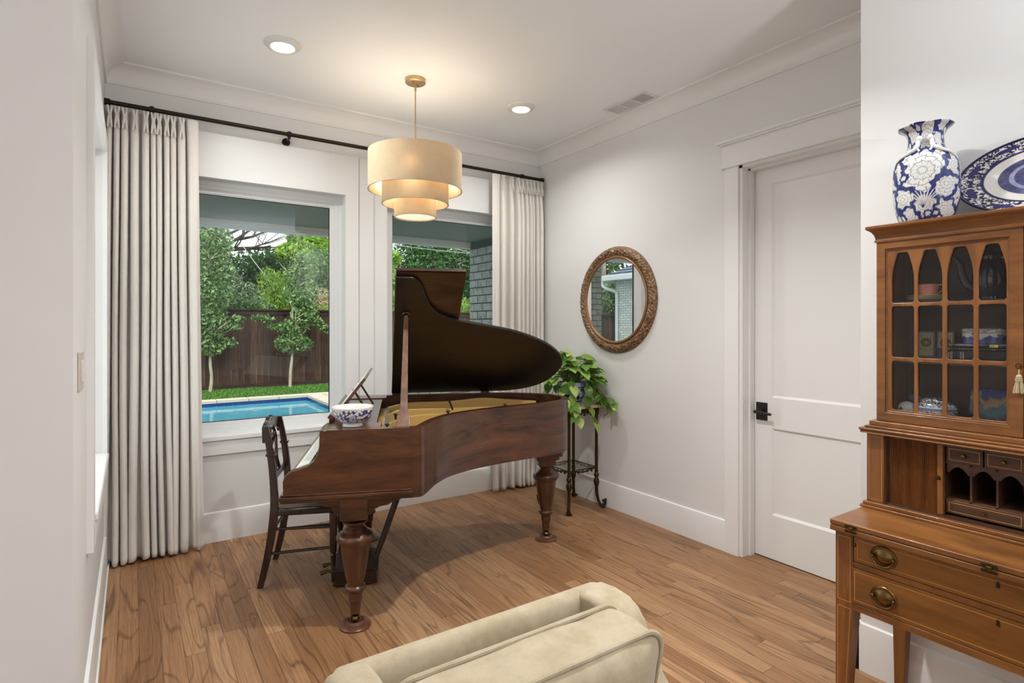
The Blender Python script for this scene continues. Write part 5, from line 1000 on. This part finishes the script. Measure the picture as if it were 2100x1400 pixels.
cs = MB().box(-.295,.295,-.165,.165,-.025,.025).mesh('coping_stone', smooth=False); cs.materials.append(COPE); tt = MB().box(-.073,.073,-.006,.006,-.05,.05).mesh('tile', smooth=False); tt.materials.append(TILE)
for k in range(16): inst('coping_stone', cs, pl2, (PX1+.31-.6*k,PY1+.15,ZG-.005))
for k in range(9): inst('coping_stone', cs, pl2, (PX1+.15,PY1-.33-.6*k,ZG-.005), (0,0,R(90)))
for k in range(8): inst('coping_stone', cs, pl2, (PX1-.3-.6*k,PY0-.15,ZG-.005))
for k in range(44): inst('tile', tt, pl2, (PX1-.075-.15*k,PY1-.003,ZG-.082))
for k in range(35): inst('tile', tt, pl2, (PX1-.003,PY1-.075-.15*k,ZG-.082), (0,0,R(90)))
# lawn strip
LAWN = leafmat('grass_blades', [(0,S(52,92,34)),(.5,S(86,132,54)),(1,S(124,162,76))], .3, .6)
gx = RNG.random(30000)*9-2.2; gy = 13.30+RNG.random(30000)*1.75; hh = .03+.035*RNG.random(30000); ang = RNG.random(30000)*6.28; w = .012; lx_ = (RNG.random(30000)-.5)*.05; ly_ = (RNG.random(30000)-.5)*.05
m = MB(); dx = np.cos(ang)*w; dy = np.sin(ang)*w; z0 = np.full(30000, ZG)
m.v = np.stack([np.stack([gx-dx,gy-dy,z0],1), np.stack([gx+dx,gy+dy,z0],1), np.stack([gx+lx_,gy+ly_,ZG+hh],1)],1).reshape(-1,3).tolist(); m.f = [(3*i,3*i+1,3*i+2) for i in range(30000)]
lw = MB().box(-9,9,13.29,15.36,ZG-.02,ZG+.004).build('lawn', paintmat('turf', S(64,98,42), 1, .4), smooth=False); struct(lw); cloud_build(m, 'grass', LAWN, lw)
# board fence
FX0, FX1, FY = -10.0, 13.0, 15.40; FW = wood('stained_fence_board', S(54,40,34), S(76,58,49), S(98,78,66), (14,14,1), .8, 0, .9, .2); k = N(FW)
pr_ = FW.node_tree.nodes['Principled BSDF']; src = pr_.inputs['Base Color'].links[0].from_socket; oi = k.n('ShaderNodeObjectInfo'); k.l(k.mix(src, k.ramp(oi.outputs['Random'], [(0,(.62,.60,.58)),(1,(1.15,1.12,1.1))]), 1.0, 'MULTIPLY'), pr_.inputs['Base Color'])
fc = thing('board_fence', 'tall dark brown board fence behind the pool and young trees', 'fence', ((FX0+FX1)/2, FY, ZG)); bw_ = .145
me = MB().box(-bw_/2-.004,bw_/2+.004,-.010,.010,0,1.83).mesh('board', smooth=False); me.materials.append(FW); g = random.Random(5); nb_ = int((FX1-FX0)/bw_)
for k in range(nb_): inst('board', me, fc, (FX0+bw_*(k+.5)-(FX0+FX1)/2, (.018 if k % 2 else 0)+g.uniform(-.002,.002), .03), (0,0,0), (1,1,1+g.uniform(-.002,.002)))
FD = wood('fence_trim_wood', S(40,30,26), S(58,44,38), S(74,58,50), (1,14,14), .8, 0, .9, .2)
MB().box(FX0,FX1,FY-.075,FY+.075,1.835,1.875).build('cap_rail', FD, fc); MB().box(FX0,FX1,FY-.034,FY-.012,1.735,1.835).build('trim_rail', FD, fc); MB().box(FX0,FX1,FY-.030,FY-.012,ZG-.02,ZG+.10).build('kick_board', FD, fc)
ps = MB().box(-.045,.045,.02,.11,0,1.86).mesh('post', smooth=False); ps.materials.append(FD)
for k in range(10): inst('post', ps, fc, (FX0+2.4*k+.5-(FX0+FX1)/2, 0, 0))
# patio roof, beam and brick
struct(MB().box(-5,8,4.40,6.95,2.60,2.75).box(-8,8,4.41,7.6,2.75,3.3).build('ceiling_patio', GREYC, smooth=False))
struct(MB().box(-5,8,6.80,6.95,2.524,2.60).box(-5,8,6.785,6.80,2.555,2.60).build('trim_6', TRIM, smooth=False))
bkm = MB().box(-.1,.1,-.051,.051,-.04,.04).mesh('brick'); 
def brickwall(host, axis, x, y0, y1, z0, z1, L, H, face, seed):
    g = random.Random(seed); n = 0
    me = MB().box(-.014,.0,-L/2+.008,L/2-.008,-H/2+.008,H/2-.008).mesh('brick', smooth=False) if axis == 'y' else MB().box(-L/2+.008,L/2-.008,-.014,0,-H/2+.008,H/2-.008).mesh('brick', smooth=False)
    hm = MB().box(-.012,.0,-L/4+.006,L/4-.006,-H/2+.006,H/2-.006).mesh('brick', smooth=False) if axis == 'y' else MB().box(-L/4+.006,L/4-.006,-.012,0,-H/2+.006,H/2-.006).mesh('brick', smooth=False)
    for q in (me, hm): q.materials.append(BRICKW)
    r = 0; z = z0
    while z+H <= z1+.001:
        y = y1; half = r % 2
        while y > y0+.02:
            w = L/2 if half else L; half = False
            if y-w < y0-.001: w = L/2 if y-L/2 >= y0-.001 else 0
            if not w: break
            q = hm if w < L*.9 else me; c = y-w/2; j = g.uniform(-.004,.004)
            loc = (x+j*face*-1, c, z+H/2) if axis == 'y' else (c, x+j*face*-1, z+H/2)
            inst('brick', q, host, loc, (0,0,0) if face > 0 else (0,0,R(180))); y -= w
        z += H; r += 1
wp = struct(MB().box(3.884,4.4,4.40,6.8,ZG,2.60).build('wall_patio', MORTAR, smooth=False), 'limewashed grey brick wall at the end of the covered patio'); brickwall(wp, 'y', 3.884, 5.36, 6.80, ZG-.065, 2.60, .222, .1066, 1, 1); brickwall(wp, 'x', 6.80+.0, 3.88, 4.4, ZG-.065, 2.60, .222, .1066, -1, 2)
cl_ = thing('brick_column', 'grey brick patio column seen in the round mirror', 'column', (.255,6.80,ZG))
cc = MB().box(.115,.395,6.655,6.945,ZG,2.53).build('core', MORTAR, cl_)
def cbrick(x, c0, c1, axis, face, seed): 
    g = random.Random(seed); H = .086; L = .20; z = 0; r = 0
    while z+H < 2.64:
        for a, b in (((c0,c0+.19),(c0+.19,c1)) if r % 2 else ((c0,c0+.10),(c0+.10,c1))):
            key = (axis, round(b-a,3), face); 
            if key not in CB: CB[key] = (MB().box(0,.012,-(b-a)/2+.005,(b-a)/2-.005,-H/2+.005,H/2-.005) if axis == 'y' else MB().box(-(b-a)/2+.005,(b-a)/2-.005,0,.012,-H/2+.005,H/2-.005)).mesh('brick', smooth=False); CB[key].materials.append(BRICKW)
            loc = (x-.255,(a+b)/2-6.80,z+H/2) if axis == 'y' else ((a+b)/2-.255,x-6.80,z+H/2); inst('brick', CB[key], cc, loc)
        z += H; r += 1
CB = {}; cbrick(.393,6.655,6.945,'y',1,3); cbrick(6.645,.115,.395,'x',-1,4)
# low brick counter
lc = thing('brick_planter', 'low tan brick counter with pale stone cap beyond the piano lid', 'counter', (4.3,8.75,ZG)); TAN = brickmat('tan_brick', S(150,134,108), S(192,178,150), S(216,206,184)); MB().box(3.38,5.2,8.5,9.0,ZG,.74).build('core', MORTAR, lc); MB().box(3.33,5.25,8.45,9.05,.74,.79).build('stone_cap', COPE, lc, bevel=.006)
tb_ = MB().box(-.095,.095,-.012,0,-.034,.034).mesh('brick', smooth=False); tb_.materials.append(TAN)
for r in range(10):
    for k in range(9): inst('brick', tb_, lc, (3.38-4.3+.1+.2*k+(.1 if r % 2 else 0), 8.5-8.75, .045+.082*r))
# white brick wing of the house (shows in the mirror)
hs = thing('house_wing', 'white brick house with slate roof seen in the round mirror', 'house', (-9.6,9.8,ZG))
HWL = mat('white_painted_brick', S(226,228,224), .85); k = N(HWL); bt = k.n('ShaderNodeTexBrick'); mp = k.n('ShaderNodeMapping'); tc = k.n('ShaderNodeTexCoord'); sp = k.n('ShaderNodeSeparateXYZ'); cb_ = k.n('ShaderNodeCombineXYZ'); k.l(tc.outputs['Object'], sp.inputs[0]); k.l(k.math('ADD', sp.outputs[0], sp.outputs[1]), cb_.inputs[0]); k.l(sp.outputs[2], cb_.inputs[1]); k.l(cb_.outputs[0], bt.inputs['Vector'])
bt.inputs['Scale'].default_value = 1; bt.inputs['Brick Width'].default_value = .22; bt.inputs['Row Height'].default_value = .082; bt.inputs['Mortar Size'].default_value = .007; bt.inputs['Color1'].default_value = S(230,232,228); bt.inputs['Color2'].default_value = S(206,210,206); bt.inputs['Mortar'].default_value = S(150,152,148); k.color(bt.outputs[0]); k.bump(bt.outputs['Fac'], -.6, .01)
MB().box(-12,-7.2,5.5,13.8,ZG,3.05).build('wall', HWL, hs, smooth=False); ROOF = mat('slate_blue_shingle', S(84,94,116), .8); k = N(ROOF); k.color(k.ramp(k.noise(k.coord('Object',(2,2,9)), 3, 4), [(.3,S(66,74,94)),(.7,S(110,120,140))]))
x0, x1, y0, y1 = -12.45,-6.75,5.0,14.12; rise = .55
m = MB(); ncr = 14
for i in range(ncr):
    d0 = (x1-x0)/2*i/ncr; d1 = (x1-x0)/2*(i+1)/ncr+.05; z = 3.06+rise*d0; zt = 3.06+rise*d1
    d1 = min(d1, (x1-x0)/2-.001); m.add([(x0+d0,y0+d0,z+.03),(x1-d0,y0+d0,z+.03),(x1-d0,y1-d0,z+.03),(x0+d0,y1-d0,z+.03),(x0+d1,y0+d1,zt),(x1-d1,y0+d1,zt),(x1-d1,y1-d1,zt),(x0+d1,y1-d1,zt)], [(0,1,5,4),(1,2,6,5),(2,3,7,6),(3,0,4,7)])
m.build('roof', ROOF, hs, smooth=False); MB().box(x0+.03,x1-.03,y0+.03,y1-.03,3.0,3.04).build('soffit', TRIM, hs)
MB().frame([(x0-.10,y0-.10),(x1+.10,y0-.10),(x1+.10,y1+.10),(x0-.10,y1+.10)], [(x0+.02,y0+.02),(x1-.02,y0+.02),(x1-.02,y1-.02),(x0+.02,y1-.02)], 2.93, 3.10).build('gutter', VINYL, hs, bevel=.02)
MB().tube(crom([(-6.72,13.95,2.95),(-6.72,13.95,2.82),(-6.80,13.86,2.70),(-7.05,13.72,2.60),(-7.14,13.70,2.45),(-7.14,13.70,1.5),(-7.14,13.70,ZG+.02)], 5), .055, 10).build('downspout', VINYL, hs)
# utility pole and overhead wires
up = thing('utility_pole', 'weathered grey wooden utility pole behind the fence, in the mirror', 'pole', (-11.0,18.5,ZG)); MB().tube([(-11,18.5,ZG),(-11,18.5,9)], [.16,.12], 12).build('pole', wood('weathered_pole', S(90,84,76), S(130,122,110), S(150,142,130), (9,9,1), .9), up); MB().box(-12.1,-9.9,18.44,18.56,8.3,8.45).build('crossarm', FD, up)
WIRE = mat('wire_grey', S(170,170,166), .6)
for (a, b_, r_), lb in zip((((2.9,20,4.14),(4.25,20,2.45),.014),((5.0,19,5.4),(12.5,19,4.05),.011),((4.6,18.4,4.49),(11.0,18.4,4.16),.008)), ('taut guy wire slanting down through the trees over the fence','pale overhead wire crossing the dark tree beyond the piano lid','thin lower overhead wire crossing the dark tree')):
    P_ = [Vector(a).lerp(Vector(b_), t/12)-Vector((0,0,.10*math.sin(PI*t/12))) for t in range(13)]; tag(MB().tube(P_, r_, 6).build('overhead_wire', WIRE), lb, 'wire', 'overhead wires')
# young trees before the fence
BARK = wood('pale_bark', S(120,110,92), S(168,158,136), S(190,182,160), (14,14,2), .9, 0, .8, .2); DBARK = wood('dark_bark', S(40,34,28), S(66,56,46), S(88,76,62), (8,8,1.5), .95, 0, .8, .2)
YL_ = leafmat('young_tree_leaf', [(0,S(50,78,40)),(.4,S(84,118,62)),(.75,S(118,150,88)),(1,S(164,186,128))], .3, .4)
def limb(m, p, d, L, r, lev, g, tips):
    q = Vector(p); pts = [q.copy()]; n = 5
    for i in range(n): d = (d+Vector((g.uniform(-.25,.25),g.uniform(-.25,.25),g.uniform(-.1,.2)))*.6).normalized(); q = q+d*(L/n); pts.append(q.copy())
    m.tube(pts, [r*(1-.55*i/n) for i in range(n+1)], 6); tips.append(q.copy())
    if lev > 0:
        for k in range(3): a = g.uniform(0,6.28); limb(m, pts[g.randint(2,n)], (d+Vector((math.cos(a),math.sin(a),g.uniform(-.1,.5)))*.9).normalized(), L*.68, r*.5, lev-1, g, tips)
def tree(name, label, cat, x, y, trunk, blobs, size, leafm, bark, seed, r=.05, group=None, asp=.5, flat=0):
    t = thing(name, label, cat, (x,y,ZG), 0, group); g = random.Random(seed); m = MB()
    pts = crom([(x+dx,y+dy,ZG+h) for dx,dy,h in trunk], 4); m.tube(pts, [r*(1-.6*i/len(pts)) for i in range(len(pts))], 8); top = Vector(pts[-1]); m.build('trunk', bark, t)
    bm_ = MB(); tips = []
    for k in range(7): a = g.uniform(0,6.28); limb(bm_, pts[int(len(pts)*g.uniform(.55,1))-1], Vector((math.cos(a),math.sin(a),g.uniform(.2,1))).normalized(), max(b[3] for b in blobs)*.8, r*.4, 1, g, tips)
    stuff(bm_.build('branches', bark, t)); cloud_build(leafcloud(blobs, size, seed, flat, asp), 'foliage', leafm, t); return t
tree('young_oak', 'slim young tree with a pale trunk at the curtain edge', 'tree', 1.50, 14.78, [(0,0,0),(.03,0,.35),(.0,0,.75),(.02,0,1.5),(-.05,0,2.6),(0,0,3.6)],
    [(1.45,14.78,1.05,.42,.35,.30,800),(1.40,14.78,1.55,.55,.45,.45,1500),(1.42,14.78,2.15,.55,.45,.50,1500),(1.55,14.78,2.8,.50,.4,.5,1000),(1.60,14.78,3.4,.42,.35,.45,600),(1.98,14.9,1.42,.22,.2,.10,160),(2.10,14.9,1.62,.18,.15,.09,110),(1.9,14.9,1.05,.2,.2,.12,120)], .095, YL_, BARK, 31, .04, 'young trees by the fence')
tree('young_oak', 'slim young tree with a pale trunk at the middle of the fence', 'tree', 3.27, 14.78, [(0,0,0),(.01,0,.4),(.05,0,.85),(.05,0,1.6),(.08,0,2.4),(.1,0,3.0)],
    [(3.36,14.78,1.02,.48,.35,.26,800),(3.30,14.78,1.40,.34,.3,.25,450),(3.62,14.78,1.72,.36,.3,.36,750),(3.52,14.78,2.25,.45,.35,.36,800),(3.50,14.78,2.72,.40,.3,.34,600),(3.55,14.78,3.1,.25,.25,.25,250),(2.72,14.9,1.62,.22,.18,.10,140),(2.50,14.9,1.66,.12,.1,.08,60),(2.9,14.9,1.42,.18,.15,.10,110),(4.2,14.9,1.38,.22,.18,.12,150),(3.95,14.9,1.55,.2,.15,.12,120),(2.80,14.9,1.95,.16,.12,.09,80)], .095, YL_, BARK, 32, .04, 'young trees by the fence')
# trees and shrubs beyond the fence
DUSTY = leafmat('dusty_oak_leaf', [(0,S(58,82,58)),(.4,S(100,126,94)),(.8,S(140,160,126)),(1,S(174,188,158))], .3, .5); BRIGHT = leafmat('bright_green_leaf', [(0,S(76,116,42)),(.4,S(128,168,64)),(.75,S(168,202,90)),(1,S(200,220,124))], .45, .4, .8)
DEEP = leafmat('deep_green_leaf', [(0,S(26,52,28)),(.4,S(52,92,46)),(.75,S(82,128,60)),(1,S(122,160,78))], .3, .5, .55); YEL = leafmat('yellow_green_leaf', [(0,S(84,120,42)),(.5,S(122,158,60)),(1,S(168,194,92))], .45, .5); TANL = leafmat('tan_plume', [(0,S(150,132,98)),(.5,S(184,166,128)),(1,S(206,192,158))], .3, .8); MIDG = leafmat('mid_green_leaf', [(0,S(46,74,44)),(.4,S(80,114,66)),(.8,S(114,146,84)),(1,S(148,174,108))], .3, .5, .6)
G = 'trees beyond the fence'
tree('broad_oak', 'dusty grey green oak beyond the fence by the curtain', 'tree', 2.0, 20.9, [(0,0,0),(.1,0,1.5),(0,0,3),(.2,0,5)], [(1.8,20.9,3.75,1.05,.7,1.5,3300),(2.35,20.8,2.7,.85,.6,.95,1900),(1.7,20.9,5.1,1.15,.7,.85,1600),(3.2,20.9,2.3,.75,.6,.65,1300)], .13, DUSTY, DBARK, 41, .16, G)
tree('bare_oak', 'oak with bare dark crooked branches against the sky', 'tree', 2.2, 23.5, [(0,0,0),(.3,0,2),(.2,0,4),(.6,0,6)], [(2.0,23.5,5.4,1.4,1,.8,700),(3.6,23.5,5.3,.9,.8,.3,140),(1.6,23.5,4.4,1.2,1,.7,900)], .12, DUSTY, DBARK, 42, .2, G)
bo = [o for o in bpy.data.objects if o.name.startswith('bare_oak')][0]; m = MB(); g = random.Random(12); tips = []
for (p, d, L) in (((2.3,23.5,4.6),(1,.0,.35),2.4),((2.3,23.5,4.2),(1,.1,.12),2.2),((2.4,23.4,4.9),(.8,0,.7),1.8),((2.2,23.5,5.0),(.3,0,1),1.6),((2.6,23.5,4.4),(1,0,-.1),1.6),((2.3,23.5,5.2),(.9,0,.15),2.3),((3.0,23.3,4.5),(.8,0,.5),1.5),((2.0,23.3,4.2),(.7,0,.6),2.2),((3.2,23.5,4.7),(1,0,.2),1.6)): limb(m, p, Vector(d).normalized(), L, .065, 3, g, tips)
stuff(m.build('bare_branches', DBARK, bo))
tree('broadleaf_tree', 'bright green broadleaf tree above the fence, beside the pier', 'tree', 6.2, 22, [(0,0,0),(0,0,2),(.1,0,5)], [(5.7,22,4.3,1.0,.8,.65,2400),(6.5,22,4.6,.9,.8,.8,2000),(4.9,22,4.2,.55,.5,.35,750),(5.2,22,4.85,.5,.5,.3,600),(6.6,22,3.5,.8,.7,.6,1500)], .18, BRIGHT, DBARK, 43, .16, G, .7)
tree('broadleaf_tree', 'olive green tree between the bright tree and the fence', 'tree', 6.0, 20, [(0,0,0),(0,0,3.4)], [(5.5,20,3.4,.7,.6,.8,1700),(5.1,20,2.4,.6,.5,.6,900),(5.8,20,2.6,.5,.5,.6,700)], .13, MIDG, DBARK, 44, .12, G)
tree('evergreen', 'dark evergreen filling the gap behind the bamboo', 'tree', 4.0, 25, [(0,0,0),(0,0,4)], [(3.6,25,3.0,1.5,.8,1.5,2600),(5.4,25,3.2,1.5,.8,1.5,2600),(4.6,25,4.0,1.3,.8,.7,1200),(7.4,25,2.8,1.3,.8,1.6,1800)], .17, DEEP, DBARK, 45, .16, G)
m = MB(); g = random.Random(15); bam = thing('bamboo', 'feathery yellow green bamboo clump just above the fence', 'shrub', (3.95,18.5,ZG))
stalk = MB(); bl = []
for k in range(26):
    x = 3.55+g.random()*.85; y = 18.9+g.random()*.4; h = g.uniform(2.35,3.3)*(1-.25*abs(x-3.95)); P_ = [(x,y,ZG),(x+g.uniform(-.1,.1),y,h*.6),(x+g.uniform(-.35,.35),y,h)]; stalk.tube(P_, .012, 5)
    for j in range(6): t = .5+.1*j; bl.append((x+(P_[2][0]-x)*t, y, h*t+.1, .16, .14, .22, 60))
stuff(stalk.build('canes', mat('bamboo_cane', S(150,164,84), .5), bam)); cloud_build(leafcloud(bl, .15, 16, 0, .16), 'foliage', YEL, bam)
def shrub(label, x, y, blobs, leafm, seed, size=.1, asp=.4): t = thing('shrub', label, 'shrub', (x,y,ZG), 0, 'shrubs beyond the fence'); cloud_build(leafcloud(blobs, size, seed, 0, asp), 'foliage', leafm, t); m = MB(); g = random.Random(seed); tips = []; limb(m, (x,y,ZG), Vector((0,0,1)), max(b[2] for b in blobs)*.8, .04, 1, g, tips); stuff(m.build('branches', DBARK, t)); return t
shrub('tan plumed ornamental grass above the fence by the window frame', 5.15, 18.15, [(5.0,18.15,2.33,.35,.3,.35,420),(5.25,18.15,2.05,.35,.3,.3,300)], TANL, 51, .13, .14); shrub('yellow green shrub peeking over the fence by the window frame', 4.9, 16.8, [(4.8,16.8,1.83,.4,.3,.3,420)], YEL, 52, .12, .2)
shrub('mid green shrub over the fence between the young trees', 2.9, 17.2, [(2.7,17.2,1.9,.6,.3,.38,800),(2.2,17.2,2.1,.4,.3,.5,500)], MIDG, 53)
tree('tall_elm', 'tall dark green elm seen over the raised piano lid', 'tree', 10.2, 20, [(0,0,0),(.1,0,2),(0,0,6)], [(9.2,20,3.9,1.2,.9,1.2,2400),(10.6,20,4.1,1.4,.9,1.3,2800),(9.9,20.2,2.8,2.0,.9,.9,2600),(11.8,20,3.6,1.0,.8,1.5,1600)], .17, DEEP, DBARK, 46, .2, G)
tree('broadleaf_tree', 'light green tree at the edge of the second window', 'tree', 7.3, 19, [(0,0,0),(0,0,3.6)], [(7.3,19,3.3,.55,.5,.6,900),(7.1,19,2.5,.7,.5,.7,1200),(7.75,19,3.85,.3,.3,.25,220)], .15, BRIGHT, DBARK, 47, .12, G)
shrub('yellow green shrub above the fold of the piano lid', 8.3, 17.5, [(8.0,17.5,2.35,.6,.4,.4,700),(9.3,17.5,2.2,.7,.4,.35,700)], YEL, 54, .12, .3); shrub('twiggy olive shrub low beside the brick patio wall', 9.6, 16.6, [(9.3,16.6,2.0,.5,.3,.35,500),(6.6,16.6,1.95,.4,.3,.3,420)], YEL, 55, .1, .25)
tree('broadleaf_tree', 'mid green tree behind the white brick house in mirror', 'tree', -12.5, 20, [(0,0,0),(0,0,5)], [(-12,20,5.0,2.0,1,1.6,1600),(-9.5,19.6,3.4,1.2,.8,1.4,1100),(-10.8,17.6,2.6,1.0,.5,.9,900)], .24, MIDG, DBARK, 48, .2, G, .6)
tree('evergreen', 'deep green treeline behind every other garden tree', 'tree', 2, 30, [(0,0,0),(0,0,4)], [(x_,30,2.6,2.2,1,2.6,1000) for x_ in (0,3,6,9,12,15,18)], .34, DEEP, DBARK, 49, .2, G, .6)

# made-up stand and bowl for the added ceiling fill light, out of view
fl = thing('fill_light_stand', 'slim black stand made up for the unseen ceiling fill light', 'lamp', (1.62,-1.2,0)); MB().lathe([(.14,0),(.14,.015),(.02,.03),(.012,.05)], n=32).build('base', BLACKM, fl, True); MB().tube([(0,0,.03),(0,0,1.72)], .011, 12).build('pole', BLACKM, fl, True); MB().lathe([(.02,1.70),(.10,1.73),(.19,1.80),(.20,1.82),(.185,1.805),(.09,1.745),(.0001,1.73)], n=40, cap=False).build('shade', BLACKM, fl, True)
